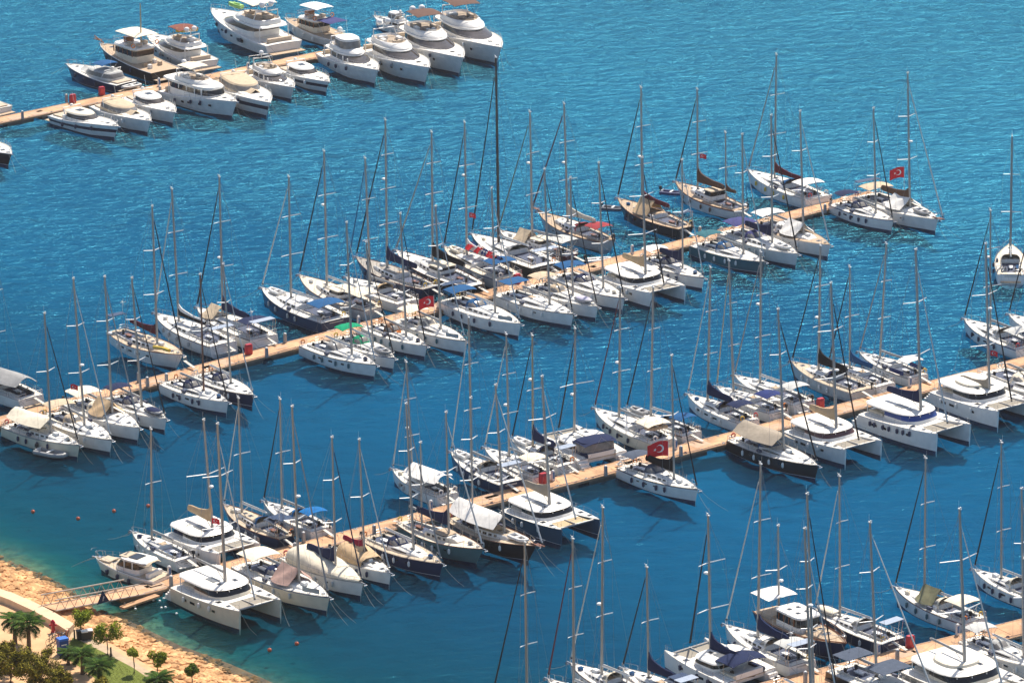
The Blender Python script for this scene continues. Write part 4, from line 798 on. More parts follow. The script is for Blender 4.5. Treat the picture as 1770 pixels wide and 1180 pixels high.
('mf',(745,125),(632,80),None,dict(big=1,arch=1),'large white flybridge yacht with radar mast and tinted windscreen'),
('mf',(804,110),(690,60),None,dict(big=1,bim='taupe'),'large flybridge yacht with dark brown bimini and brown side window'),
('mf',(870,93),(752,42),None,dict(big=1,bim='taupe',arch=1),'rightmost flybridge yacht with brown bimini beside the tall black mast'),
('mf',(645,20),(712,52),None,dict(tent=1),'white cruiser with clear tent showing behind the brown bimini yachts'),
# pier 1 upper side
('me',(112,107),(230,148),None,dict(hull='navy',bim='blue',rib=1,canvas='greywhite'),'navy hulled cruiser with blue bimini and grey dinghy on its swim platform'),
('mo',(170,76),(290,128),None,dict(hull='black'),'black hulled wooden trawler with cream upper canopy and short mast'),
('mf',(252,60),(364,115),None,dict(big=1,bim='redbrown',kayak=1),'flybridge yacht with a yellow kayak on its upper deck'),
('mf',(362,22),(505,88),None,dict(huge=1,bim='cream'),'largest motor yacht with cream flybridge awning and green jet ski'),
('mo',(490,28),(592,68),None,dict(purple=1),'white boat with purple blue cockpit awning and life rings'),
('me',(-90,150),(14,190),None,dict(),'white cruiser stern cut off by the left edge above the far pier'),
('me',(22,265),(-70,235),None,dict(hull='black',canvas='cream'),'black hulled cruiser bow cut off by the left edge below the far pier'),
]

DL = {3: 'dinghy under a navy cover on the foredeck of a lower middle pier yacht', 7: 'grey inflatable on the foredeck of the green canopied yacht', 12: 'dinghy under a lilac cover on a foredeck',
 17: 'white inflatable on the foredeck of the violet blue canopied yacht', 20: 'grey inflatable on the big yacht with brown boom cover at the pier end', 25: 'white inflatable on the long navy hulled yacht with blue bimini',
 30: 'cream inflatable on the foredeck of the flag strung yacht', 44: 'white dinghy on the black classic ketch', 58: 'white dinghy on the foredeck of the navy yacht with grey tan sprayhood',
 60: 'white dinghy on the foredeck of the yacht with navy boom cover and solar panels', 62: 'folded tan inflatable laid across the cockpit of the cream yacht', 63: 'grey inflatable on the foredeck right of the cream yacht',
 79: 'dinghy under a cream cover on the navy yacht beside the motorsailer'}
# ------------------------------------------------------------------ the water
WCOL = (.0,.070,.172,1); WAMP = .62; WTINT = (.14,.66,.88,1); WFR = .40
def water():
    m = bpy.data.materials.new('sea_water'); deep = bpy.data.materials.new('deep_water')
    def build(m, surface):
        m.use_nodes = True; nt = m.node_tree; N = nt.nodes; L = nt.links; N.remove(N['Principled BSDF']); out = N['Material Output']
        geo = N.new('ShaderNodeNewGeometry')
        def math_(op, a, b_=None, c=None, cl=False):
            n = N.new('ShaderNodeMath'); n.operation = op; n.use_clamp = cl
            for i, v in enumerate((a, b_, c)):
                if v is None: continue
                if isinstance(v, (int, float)): n.inputs[i].default_value = v
                else: L.new(v, n.inputs[i])
            return n.outputs[0]
        # distance from the shoreline (a nearly straight bank), for the colour of the shallows
        A, B = at(0, 968), at(450, 1180); d = (B-A).normalized(); nrm = Vector((-d.y, d.x, 0))
        if nrm.y < 0: nrm = -nrm
        dp = N.new('ShaderNodeVectorMath'); dp.operation = 'DOT_PRODUCT'; L.new(geo.outputs['Position'], dp.inputs[0]); dp.inputs[1].default_value = nrm
        dist = math_('SUBTRACT', dp.outputs['Value'], A.dot(nrm))
        def noise(scale, detail=4, rough=.55, stretch=(1,1,1), rot=0, dist_=0):
            mp = N.new('ShaderNodeMapping'); mp.inputs['Scale'].default_value = stretch; mp.inputs['Rotation'].default_value = (0,0,rot); L.new(geo.outputs['Position'], mp.inputs[0])
            n = N.new('ShaderNodeTexNoise'); n.inputs['Scale'].default_value = scale; n.inputs['Detail'].default_value = detail; n.inputs['Roughness'].default_value = rough; n.inputs['Distortion'].default_value = dist_
            L.new(mp.outputs[0], n.inputs['Vector']); return n.outputs['Fac']
        def mul(a, b, f=1.0):
            x = N.new('ShaderNodeMix'); x.data_type = 'RGBA'; x.blend_type = 'MULTIPLY'
            if isinstance(f, float): x.inputs[0].default_value = f
            else: L.new(f, x.inputs[0])
            L.new(a, x.inputs[6]); L.new(b, x.inputs[7]); return x.outputs[2]
        def ramp(src, stops):
            r = N.new('ShaderNodeValToRGB'); L.new(src, r.inputs[0]); e = r.color_ramp.elements; e[0].position, e[0].color = stops[0]; e[1].position, e[1].color = stops[-1]
            for p, c in stops[1:-1]: q = e.new(p); q.color = c
            return r.outputs[0]
        dd = math_('ADD', dist, math_('MULTIPLY', math_('SUBTRACT', noise(.10, 3), .5), 9.0))
        col = ramp(math_('DIVIDE', dd, 70.0, cl=True), [(0.0,(.20,.17,.09,1)), (.035,(.06,.14,.09,1)), (.07,(.004,.075,.08,1)), (.15,(.0,.048,.078,1)), (.45,(.0,.048,.112,1)), (1.0,WCOL)])
        col = mul(col, ramp(noise(.012, 3, .6), [(.35,(.78,.84,.88,1)), (.65,(1.08,1.08,1.04,1))]))
        col = mul(col, ramp(noise(1.1, 3), [(.4,(.35,.4,.4,1)), (.6,(1.7,1.6,1.4,1))]), math_('MULTIPLY', math_('SUBTRACT', 1.0, math_('DIVIDE', dist, 9.0, cl=True)), .8, cl=True))
        df = N.new('ShaderNodeBsdfDiffuse'); L.new(col, df.inputs['Color'])
        sep = N.new('ShaderNodeSeparateXYZ'); L.new(geo.outputs['Position'], sep.inputs[0]); Y = sep.outputs['Y']
        op = math_('DIVIDE', math_('ADD', Y, 40.0), 110.0, cl=True); far = math_('DIVIDE', math_('SUBTRACT', Y, 60.0), 160.0, cl=True)
        amp = math_('ADD', math_('ADD', .20, math_('MULTIPLY', op, .48)), math_('MULTIPLY', far, .60))
        amp = math_('MULTIPLY', amp, math_('ADD', .35, math_('MULTIPLY', noise(.03, 4), 1.3)))
        w1 = noise(.42, 3, .5, (.45,1,1), math.radians(12), .6); w2 = noise(1.05, 4, .6, (.42,1,1), math.radians(-14), .8); w3 = noise(3.2, 3, .6, (.7,1,1), math.radians(25), .4)
        hgt = math_('ADD', math_('ADD', w1, math_('MULTIPLY', w2, .70)), math_('MULTIPLY', w3, .27))
        bp = N.new('ShaderNodeBump'); bp.inputs['Strength'].default_value = 1.0; bp.inputs['Distance'].default_value = 1.0
        L.new(math_('MULTIPLY', math_('MULTIPLY', hgt, amp), WAMP), bp.inputs['Height']); L.new(bp.outputs[0], df.inputs['Normal'])
        if not surface: bp.inputs['Distance'].default_value = 1.6; L.new(df.outputs[0], out.inputs[0]); return
        gl = N.new('ShaderNodeBsdfGlossy'); gl.inputs['Color'].default_value = WTINT; L.new(bp.outputs[0], gl.inputs['Normal']); L.new(math_('ADD', .23, math_('MULTIPLY', far, .05)), gl.inputs['Roughness'])
        tr = N.new('ShaderNodeBsdfTransparent'); m1 = N.new('ShaderNodeMixShader'); m1.inputs[0].default_value = .86; L.new(df.outputs[0], m1.inputs[1]); L.new(tr.outputs[0], m1.inputs[2])
        fr = N.new('ShaderNodeFresnel'); fr.inputs['IOR'].default_value = 1.33
        m2 = N.new('ShaderNodeMixShader'); L.new(math_('MULTIPLY', fr.outputs[0], WFR, cl=True), m2.inputs[0]); L.new(m1.outputs[0], m2.inputs[1]); L.new(gl.outputs[0], m2.inputs[2]); L.new(m2.outputs[0], out.inputs[0])
    build(m, True); build(deep, False)
    o = MB().add([(-900,-500,0),(900,-500,0),(900,1800,0),(-900,1800,0)], [(0,1,2,3)]).build('water', m, smooth=False); o['kind'] = 'structure'
    from mathutils import noise as NZ
    xs = [-900,-300]+[-82+.75*i for i in range(220)]+[300,900]; ys = [-500,-200]+[-115+.75*i for i in range(440)]+[500,1800]; b_ = MB()
    b_.v = [(x, y, -1.75+.40*NZ.noise((x*.28, y*.42, 0))+.20*NZ.noise((x*.8, y*1.1, 5.0))) for y in ys for x in xs]; n = len(xs)
    b_.f = [(j*n+i, j*n+i+1, (j+1)*n+i+1, (j+1)*n+i) for j in range(len(ys)-1) for i in range(n-1)]; b_.m = [0]*len(b_.f)
    o = b_.build('water_shadow_layer', deep, sharp=3.2); o['kind'] = 'structure'  # added layer below the surface that catches hull shadows, so water darkens beside boats
water()
# ------------------------------------------------------------------ piers
def planks():
    m = mat('pier_planks', (.62,.355,.19), .8, 0, .12, .9, .1); nt = m.node_tree; N = nt.nodes; L = nt.links
    w = N.new('ShaderNodeTexWave'); w.inputs['Scale'].default_value = 2.3; w.bands_direction = 'X'; w.inputs['Distortion'].default_value = .1
    tc = N.new('ShaderNodeTexCoord'); L.new(tc.outputs['Object'], w.inputs['Vector']); r = N.new('ShaderNodeValToRGB'); L.new(w.outputs['Fac'], r.inputs[0])
    r.color_ramp.elements[0].position = .0; r.color_ramp.elements[0].color = (.60,.58,.56,1); r.color_ramp.elements[1].position = .22; r.color_ramp.elements[1].color = (1,1,1,1)
    mx = N.new('ShaderNodeMix'); mx.data_type = 'RGBA'; mx.blend_type = 'MULTIPLY'; mx.inputs[0].default_value = 1
    b = N['Principled BSDF']; src = b.inputs['Base Color'].links[0].from_socket; L.new(src, mx.inputs[6]); L.new(r.outputs[0], mx.inputs[7])
    st = N.new('ShaderNodeTexNoise'); st.inputs['Scale'].default_value = .35; st.inputs['Detail'].default_value = 6; L.new(tc.outputs['Object'], st.inputs['Vector'])
    r2 = N.new('ShaderNodeValToRGB'); L.new(st.outputs['Fac'], r2.inputs[0]); r2.color_ramp.elements[0].position = .38; r2.color_ramp.elements[0].color = (.72,.70,.68,1); r2.color_ramp.elements[1].position = .55; r2.color_ramp.elements[1].color = (1.05,1.05,1.05,1)
    m2 = N.new('ShaderNodeMix'); m2.data_type = 'RGBA'; m2.blend_type = 'MULTIPLY'; m2.inputs[0].default_value = 1
    L.new(mx.outputs[2], m2.inputs[6]); L.new(r2.outputs[0], m2.inputs[7]); L.new(m2.outputs[2], b.inputs['Base Color']); return m
PLK = planks(); CONC = mat('pontoon_concrete', (.16,.14,.12), .9, 0, .2, 1.5, .3); FASC = mat('pier_fascia', (.30,.20,.13), .8, 0, .15, 2)
PIERS = {}
TONES = [mat('pier_planks_patch', (.50,.33,.22), .85, 0, .12, 1.2, .1)]
def pier(key, a, b, w, label, ext=(0, 0)):
    A, B = at(*a, .6), at(*b, .6); d = (B-A).normalized(); A = A-d*ext[0]; B = B+d*ext[1]; n = Vector((-d.y, d.x, 0))      # a, b lie on the far edge
    mid = (A+B)/2-n*w/2; L = (B-A).length; r = empty('pier', (mid.x, mid.y, 0), math.atan2(d.y, d.x), label, 'pier', 'floating piers of the marina'); PIERS[key] = (A, d, n, w)
    ns = max(1, round(L/12)); sl = L/ns; g = MB(); f = MB(); p = MB(); c = MB()
    for i in range(ns):
        x = -L/2+sl*(i+.5); g.box((x,0,.56),(sl-.05,w,.08)); f.box((x,w/2+.03,.45),(sl-.05,.06,.26)).box((x,-w/2-.03,.45),(sl-.05,.06,.26)); 
        for q in (-.25,.25): p.box((x+q*sl,0,.12),(sl*.38,w*.86,.78))
        for q in (-.4,-.13,.13,.4):
            for s_ in (1, -1): MB().box((0,0,.05),(.34,.08,.05)).box((0,0,.02),(.10,.10,.05)).build('cleat', ST, r, (x+q*sl, s_*(w/2-.14), .60))
    pr = random.Random(key*31)
    for i in range(int(L/5)): 
        ln_ = pr.uniform(.6,2.4); MB().box((0,0,0),(ln_, pr.uniform(.35,w*.8), .012)).build('replaced_plank', TONES[0], r, (pr.uniform(-L/2+3, L/2-3), pr.uniform(-.2,.2)*w, .606), smooth=False)
    for i in range(ns): MB().path([(-L/2+sl*i+sl*j/7, -w/2+.30+.07*math.sin(j*1.9+i), .64) for j in range(8)], .03, 4).build('supply_hose', fab(pr.choice(('navy','greywhite','slate'))), r)
    for s_ in (1, -1): c.box((0, s_*(w/2-.16), .613),(L*.999,.20,.02))
    g.build('deck', PLK, r, smooth=False); f.build('fascia', FASC, r, smooth=False); p.build('pontoon', CONC, r, smooth=False); c.build('edge_board', mat('edge_board', (.40,.24,.14), .8, 0, .15, 3), r, smooth=False)
    return r
pier(1, (0,202), (536,92), 3.2, 'floating pier of the motor yachts, farthest from the shore', (25, 2))
pier(2, (0,719), (1500,330), 3.0, 'long floating pier across the middle of the marina', (30, 0))
pier(3, (237,1009), (1765,617), 3.1, 'floating pier that starts at the gangway on the rocky shore', (4, 30))
pier(4, (1417,1154), (1767,1068), 3.9, 'floating pier in the lower right corner', (30, 22))
PW = mat('pedestal_white', (.72,.72,.70), .4); PB = mat('pedestal_blue', (.02,.13,.35), .4); PG = mat('pedestal_grey', (.30,.31,.32), .5)
POSTS = [(39,206,0),(275,149,1),(277,163,0),(115,177,0),(429,122,1),(240,660,0),(255,668,0),(288,662,0),(38,720,0),(493,592,0),(461,617,0),(620,562,1),(857,499,1),(978,470,1),(1093,439,1),(1210,407,0),(1325,378,0),(1426,368,0),(1436,351,1),
 (293,996,1),(296,1013,0),(525,937,0),(510,956,0),(647,925,0),(745,882,1),(956,830,1),(1047,822,0),(1168,776,1),(1177,788,0),(1573,668,1),(1518,1130,1),(1551,1141,0),(1655,1097,1),(1392,1179,0)]
WHERE = {0: 'grey', 1: 'white and blue'}
for i, (x, y, b) in enumerate(POSTS):
    p = at(x, y, .6); side = 'far' if y < 215 else 'middle' if y < 725 and x < 1440 and (y < 655+(254-x)*.258+30) else 'lower'
    pn = 1 if y < 210 else 2 if y < 721-.26*x+16 else 3 if y < 1070-.2565*x+25 else 4
    own = [q for q in POSTS if True]
    r = empty('service_post', (p.x, p.y, .6), math.atan2(PIERS[pn][1].y, PIERS[pn][1].x), '', 'service post', 'electricity and water posts on the piers'); r['_p'] = pn; r['_b'] = b; r['_x'] = x
    m = MB(); m.box((0,0,.58),(.34,.30,1.15),tp=.92); m.build('housing', PW if b else PG, r); MB().ell((0,0,1.14),(.19,.17,.14),8,3,lo=0.0).build('cap', PW, r)
    if b: MB().box((0,-.145,.65),(.24,.05,.75)).box((.16,0,.65),(.04,.22,.75)).build('panel', PB, r)
    MB().box((0,.15,.8),(.16,.05,.2)).build('socket', BLK, r)
NM = {1: 'the motor yacht pier', 2: 'the long middle pier', 3: 'the gangway pier', 4: 'the lower right pier'}
ORD = ('leftmost','second','third','fourth','fifth','sixth','seventh','eighth','ninth','tenth','eleventh','twelfth')
for pn in (1,2,3,4):
    for b in (0, 1):
        rs = sorted([o for o in COL.objects if o.name.startswith('service_post') and o.get('_p') == pn and o.get('_b') == b], key=lambda o: o['_x'])
        for i, o in enumerate(rs): o['label'] = ('only ' if len(rs) == 1 else ORD[i]+' ' if i == 0 else ORD[i]+' from the left ')+('white service post with blue panel on ' if b else 'plain grey service post on ')+NM[pn]
for o in list(COL.objects):
    for k_ in ('_p','_b','_x'):
        if k_ in o: del o[k_]
REDC = mat('fire_red', (.45,.012,.03), .4, 0, .1, 2)
for x, y, l in ((126,178,'beside the leftmost cruiser of the near motor boat row'),(176,165,'between the two canvas topped cruisers on the far pier'),(430,612,'at the stern of the navy sail cover yacht with arch'),(894,490,'behind the yacht strung with flags'),(939,836,'behind the yacht with flat cream bimini'),(1418,706,'behind the tan boom catamaran with tinted windows'),(1573,1118,'in the lower right, left of the olive tarpaulin yacht')):
    p = at(x, y, .6); r = empty('fire_cabinet', (p.x, p.y, .6), .6, 'red fire cabinet '+l, 'fire cabinet', 'red fire cabinets on the piers')
    m = MB(); rows = [[(a*.48*k, b*.30*k, z) for a, b in ((1,.6),(.7,1),(-.7,1),(-1,.6),(-1,-.6),(-.7,-1),(.7,-1),(1,-.6))] for z, k in ((0,.9),(.1,1),(1.15,1),(1.3,.8))]; m.loft(rows, closed=True).build('cabinet', REDC, r)
    MB().box((0,-.31,.7),(.6,.03,.6)).build('door', mat('fire_red_door', (.55,.03,.04), .35), r)
# ------------------------------------------------------------------ the boats
def solve_mast(root, mxpx, top, z0, Lh):
    def lp(x, z): return proj(local(root, (x, 0, z)))
    lo, hi = -Lh/2, Lh/2
    if abs(lp(hi, z0)[0]-lp(lo, z0)[0]) < 12: mx = Lh*.08
    else:
        inc = lp(hi, z0)[0] > lp(lo, z0)[0]
        for _ in range(40):
            m = (lo+hi)/2
            if (lp(m, z0)[0] < mxpx) == inc: lo = m
            else: hi = m
        mx = (lo+hi)/2
    mx = max(-Lh*.12, min(Lh*.22, mx)); tx, tz = mx, 18.0
    for _ in range(30):
        a = lp(tx, tz); e = .01; ax = lp(tx+e, tz); az = lp(tx, tz+e)
        j = ((ax[0]-a[0])/e, (az[0]-a[0])/e, (ax[1]-a[1])/e, (az[1]-a[1])/e); dt = j[0]*j[3]-j[1]*j[2]; rx, ry = top[0]-a[0], top[1]-a[1]
        if abs(j[0]) < 2: tz += ry/j[3]; continue
        tx += (j[3]*rx-j[1]*ry)/dt; tz += (-j[2]*rx+j[0]*ry)/dt
    if abs(tx-mx) > 1.1:
        tx = mx+math.copysign(1.1, tx-mx)
        for _ in range(30): a = lp(tx, tz); b_ = lp(tx, tz+.01); tz += (top[1]-a[1])/((b_[1]-a[1])/.01)
    return mx, tx, tz
KIND = {'s': ('sailing_yacht', 'sailing yacht', 'sailing yachts moored at the piers'), 'c': ('catamaran', 'catamaran', 'sailing catamarans moored at the piers'), 'cu': ('catamaran', 'catamaran', 'sailing catamarans moored at the piers'),
 'me': ('motor_cruiser', 'motor boat', 'motor boats at the piers'), 'mf': ('flybridge_yacht', 'motor yacht', 'motor boats at the piers'), 'mt': ('trawler_yacht', 'motor yacht', 'motor boats at the piers'),
 'mo': ('wooden_trawler', 'motor boat', 'motor boats at the piers'), 'mw': ('cabin_cruiser', 'motor boat', 'motor boats at the piers'), 'ms': ('motorsailer', 'motorsailer', None)}
FLAGS = []
for _i in sorted(DL): assert BOATS[_i][4].get('ding') or BOATS[_i][4].get('dinc') or BOATS[_i][4].get('ding2'), _i
for idx, (kd, bp_, sp_, mp_, o, label) in enumerate(BOATS):
    rng = random.Random(idx*7+3); nm, cat, grp = KIND[kd]
    if kd in ('c', 'cu'):
        fb_ = o.get('far') or o.get('farb'); N_, F_ = at(*bp_, 1.9), at(*fb_, 1.9); S_ = at(*sp_, 1.3)
        d = (N_-S_); d.z = 0; L = d.length+.4; h = math.atan2(d.y, d.x); nom = math.radians(-53 if kd == 'c' else 124)
        h = h*.5+nom*.5; d = Vector((math.cos(h), math.sin(h), 0)); pt = Vector((-d.y, d.x, 0)); bc = abs((F_-N_).dot(pt)); bc = max(5.2, min(7.0, bc)); sg = 1 if (F_-N_).dot(pt) > 0 else -1
        L = max(L, 11.2); c0 = N_+pt*sg*bc/2-d*L/2
        if kd == 'cu': L = min(L, 11.6)
    else:
        zb = {'s': 1.65, 'ms': 2.2}.get(kd, 2.1); A_, S_ = at(*bp_, zb), at(*sp_, 1.15); d = A_-S_; d.z = 0; L = d.length; h = math.atan2(d.y, d.x)
        if kd == 's' and 'wake' not in o:
            nom = math.radians(-53 if h < 0 else 126); h = h*.6+nom*.4; L = min(max(L, 10.4), 17.5)
        if kd in ('me', 'mt', 'mf'): L *= .93
        d = Vector((math.cos(h), math.sin(h), 0)); c0 = A_-d*L/2
    root = empty(nm, (c0.x, c0.y, 0), h, label, cat, grp); near = 1 if math.cos(h) < 0 else -1
    if kd[0] != 'm': root.rotation_euler.z = h
    if kd == 's' or kd == 'ms':
        ms = solve_mast(root, mp_[0], mp_[1:], 2.2, L) if kd == 's' else (L*-.28,)+solve_mast(root, mp_[0], mp_[1:], 2.0, L)[1:]
        if kd == 'ms': ms = (-L*.30, -L*.31, 11.5)
        miz = None
        if o.get('miz'):
            a = o['miz']; q = solve_mast(root, a[0], a[1:], 2.4, L); bx = -L*.27; 
            miz = (bx, bx+.1, q[2])
        if kd == 's': H, tz_ = sail(root, L, near, o, ms, rng, miz)
        else: motorsailer(root, L, near, o, ms, rng)
        for key in ('ding', 'dinc', 'ding2'):
            if o.get(key):
                fx = H.x(.80 if key != 'ding2' else .12); zz = H.z(.80)+.22 if key != 'ding2' else H.z(.12)+1.0
                if key in ('ding', 'dinc') and ms[0]+1.9 > fx: fx = ms[0]+1.9
                p = local(root, (fx, 0, zz)); c_ = o[key] if o[key] in C else 'grey'
                dinghy('dinghy', p, h+(math.pi/2 if key == 'ding2' else 0), 2.7, 1.35, c_ if key != 'dinc' else 'grey', DL[idx], 'dinghies on the decks of yachts', cover=c_ if key == 'dinc' else None)
        if o.get('din'):
            p = at(90, 787, .05); dinghy('dinghy', p, math.radians(-33), 4.2, 1.9, 'grey', 'grey inflatable floating beside the cream awning yacht', None, motor=True)
        if o.get('flag'): FLAGS.append((root, o['flag'], label))
    elif kd in ('c', 'cu'):
        ms = solve_mast(root, mp_[0], mp_[1:], 3.6, L); catam(root, L, bc, near, o, ms, rng)
    else: motor(root, kd, L, near, o, rng)
    if kd == 'mf' and o.get('kayak'):
        p = local(root, (-L*.20, 0, 5.2)); k_ = MB(); k_.path([(-1.6,0,.35),(-1.3,0,.2),(-.6,0,.16),(.6,0,.16),(1.3,0,.2),(1.6,0,.35)], .34, 8, .3); q = k_.build('kayak', mat('buoy_yellow2', C['yellow'], .45), None, p); q.rotation_euler = (0,0,h+1.2); tag(q, 'bright yellow kayak on the upper deck of a flybridge yacht', 'kayak')
    if kd == 'mf' and o.get('huge'):
        p = local(root, (L*.12, .3, 4.6)); k_ = MB(); k_.loft([[(x, w*a, z+b*.35) for a, b in ((1,0),(.8,1),(-.8,1),(-1,0),(-.5,-.8),(.5,-.8))] for x, w, z in ((-1.3,.5,.3),(-.4,.6,.35),(.6,.5,.45),(1.4,.15,.5))], closed=True).box((-.3,0,.75),(1.0,.35,.25)).tube((.35,-.35,.95),(.35,.35,.95),.04)
        q = k_.build('jet_ski', mat('jet_ski_green', C['green2'], .3), None, p); q.rotation_euler = (0,0,h+.3); tag(q, 'light green jet ski on the foredeck roof of the largest motor yacht', 'jet ski')
    if kd == 'me' and o.get('rib'): dinghy('dinghy', local(root, (-L*.5-.5, 0, .75)), h+math.pi/2, 3.2, 1.5, 'greywhite', 'pale grey dinghy on the swim platform of the navy hulled cruiser', None)
for x, y, a, c, l in ((1062,363,-20,'slate','slate blue dinghy tied at the bow of the dark brown teak decked yacht'),(1163,336,-25,'navyb','blue dinghy tied at the bow of the two masted ketch'),(1290,1168,35,'navy','navy dinghy lifted at the stern of the catamaran in the bottom row'),(1035,452,10,'white','white dinghy afloat behind the teak decked yacht with red biminis')):
    dinghy('dinghy', at(x, y, .05 if y != 1168 else .9), math.radians(a), 3.4, 1.6, c, l, 'dinghies afloat', motor=True, tilt=0)
# ------------------------------------------------------------------ flags
def flag(p, size, label, tall=None, right=False):
    r = empty('flag', p, 0, label, 'flag', 'red flags with white crescent and star'); w, hh = size*1.35, size; s = -1 if not right else 1
    def S_(u, v): return Vector((s*w*u, -.10*size*math.sin(u*7+v*1.5)*u-.0, hh*(v-1)-.30*hh*u*u*.8+.05*math.sin(u*5)*hh))
    rows = [[S_(i/12, j/8) for j in range(9)] for i in range(13)]; b = MB().loft(rows).loft([[p_+Vector((0,.02,0)) for p_ in rr[::-1]] for rr in rows]).build('cloth', mat('flag_red', (.62,.004,.02), .8, 0, .05, 2), r)
    for side in (-.012, .032):
        m = MB(); n = 26; cu, cv, R, R2, o2 = .40, .5, .26, .205, .065
        out = []; inn = []
        for k in range(n+1):
            a = math.radians(38)+(2*math.pi-math.radians(76))*k/n; out.append((cu+R*math.cos(a)*hh/w, cv+R*math.sin(a)))
        for k in range(n+1):
            a = math.radians(47)+(2*math.pi-math.radians(94))*k/n; inn.append((cu+(o2+R2*math.cos(a))*hh/w, cv+R2*math.sin(a)))
        m.loft([[S_(*q)+Vector((0,side,0)) for q in out],[S_(*q)+Vector((0,side,0)) for q in inn]]); 
        m.build('crescent', SPR, r)
        st = [(cu+(.31+(.115 if k % 2 == 0 else .045)*math.cos(math.pi*k/5+math.pi))*hh/w, cv+(.115 if k % 2 == 0 else .045)*math.sin(math.pi*k/5+math.pi)) for k in range(10)]
        MB().add([S_(cu+.31*hh/w, cv)+Vector((0,side,0))]+[S_(*q)+Vector((0,side,0)) for q in st], [(0, 1+k, 1+(k+1) % 10) for k in range(10)]).build('star', SPR, r)
    if tall: MB().tube((0,.01,-tall),(0,.01,.15),.03,n=5).build('flagpole', SPR, r)
    return r
for (x, y, z, s, l) in ((750,512,5.2,1.4,'large red flag with crescent and star over the middle pier'),(1563,289,6.0,1.45,'large red flag with crescent and star at the right end of the middle pier'),(1155,762,5.0,1.75,'large red flag with crescent and star above the lone yacht below the gangway pier')):
    p = at(x, y, z); flag(p, s, l, tall=z-1.2)
for (x, y, z, l) in ((1210,266,9,'small red flag under the spreader of the two masted ketch'),(811,368,8,'small red flag under the spreader above the flag strung yacht'),(122,664,7,'small red flag under the spreader of the tan tarpaulin yacht'),(1712,606,8,'small red flag on the rigging at the right edge'),(366,895,5,'small red flag by the mast of the bow in catamaran')):
    flag(at(x, y, z), .62, l, right=True)
# ------------------------------------------------------------------ buoys and small white specks
for x, y, l in ((57,885,'dark orange buoy afloat left of the small sloop'),(135,897,'orange buoy nearest the rocky shore'),(197,884,'round orange buoy left of the small sloop mast'),(256,875,'dark red buoy just behind the small sloop mast'),(466,1124,'red buoy near the bottom edge, left of the other one'),(513,1113,'red buoy right of the bottom left shore'),(1085,371,'pink buoy beside the dinghy of the dark brown yacht')):
    p = at(x, y, 0); r = empty('buoy', (p.x, p.y, 0), 0, l, 'buoy', 'mooring buoys'); MB().ell((0,0,.08),(.23,.23,.23),10,7).build('float', mat('buoy_orange_red', (.55,.10,.04), .5), r); MB().path([(0,0,.29),(0,0,.4)],.05,6).build('ring', ST, r)
rng = random.Random(5)
for i, (x, y) in enumerate(((211,1052),(216,1042),(224,1038),(229,1041),(233,1047),(234,1052),(222,1032),(265,1037),(276,1038),(283,1034),(305,1060),(279,1050),(286,1049))):
    p = at(x, y, 0); f = MB().ell((0,0,.02),(.15,.15,.12),8,4).build('float', SPR, None, p); tag(f, 'small white speck on the water between the gangway and the cream catamaran', 'float', 'small white specks by the gangway')  # small white balls standing for white specks on the water
# ------------------------------------------------------------------ the shore
ZL = 1.6
WL = [(-140,915),(-60,940),(0,968),(50,990),(104,1016),(132,1036),(156,1054),(213,1075),(273,1109),(356,1140),(420,1168),(480,1197),(580,1245),(700,1300)]
IL = [(-140,975),(-60,1004),(0,1029),(36,1040),(71,1052),(100,1066),(128,1080),(160,1096),(200,1116),(250,1146),(300,1176),(350,1206),(450,1260),(560,1320)]
def samp(P, n): 
    out = []
    for i in range(n):
        u = i/(n-1)*(len(P)-1); k = min(len(P)-2, int(u)); out.append((lerp(P[k][0], P[k+1][0], u-k), lerp(P[k][1], P[k+1][1], u-k)))
    return out
wl = [at(x, y, 0) for x, y in samp(WL, 90)]; il = [at(x, y, ZL) for x, y in samp(IL, 90)]
rng = random.Random(11); bank = []
for a, b in zip(wl, il):
    out_ = (a-b); out_.z = 0; out_ = out_.normalized(); row = [a+out_*3+Vector((0,0,-1.2))]
    for j in range(9):
        u = j/8; p = a.lerp(b, u); p.z = ZL*u**.8-.08+(rng.uniform(-.10,.12) if 0 < j < 8 else 0); row.append(p)
    bank.append(row)
SAND = mat('sandy_rock', (.58,.32,.14), .95, 0, .30, 1.6, .8)
MB().loft(bank).build('shore_bank', SAND)['kind'] = 'structure'
STONE = mat('shore_stone', (.72,.42,.19), .95, 0, .28, 1.1, .9)
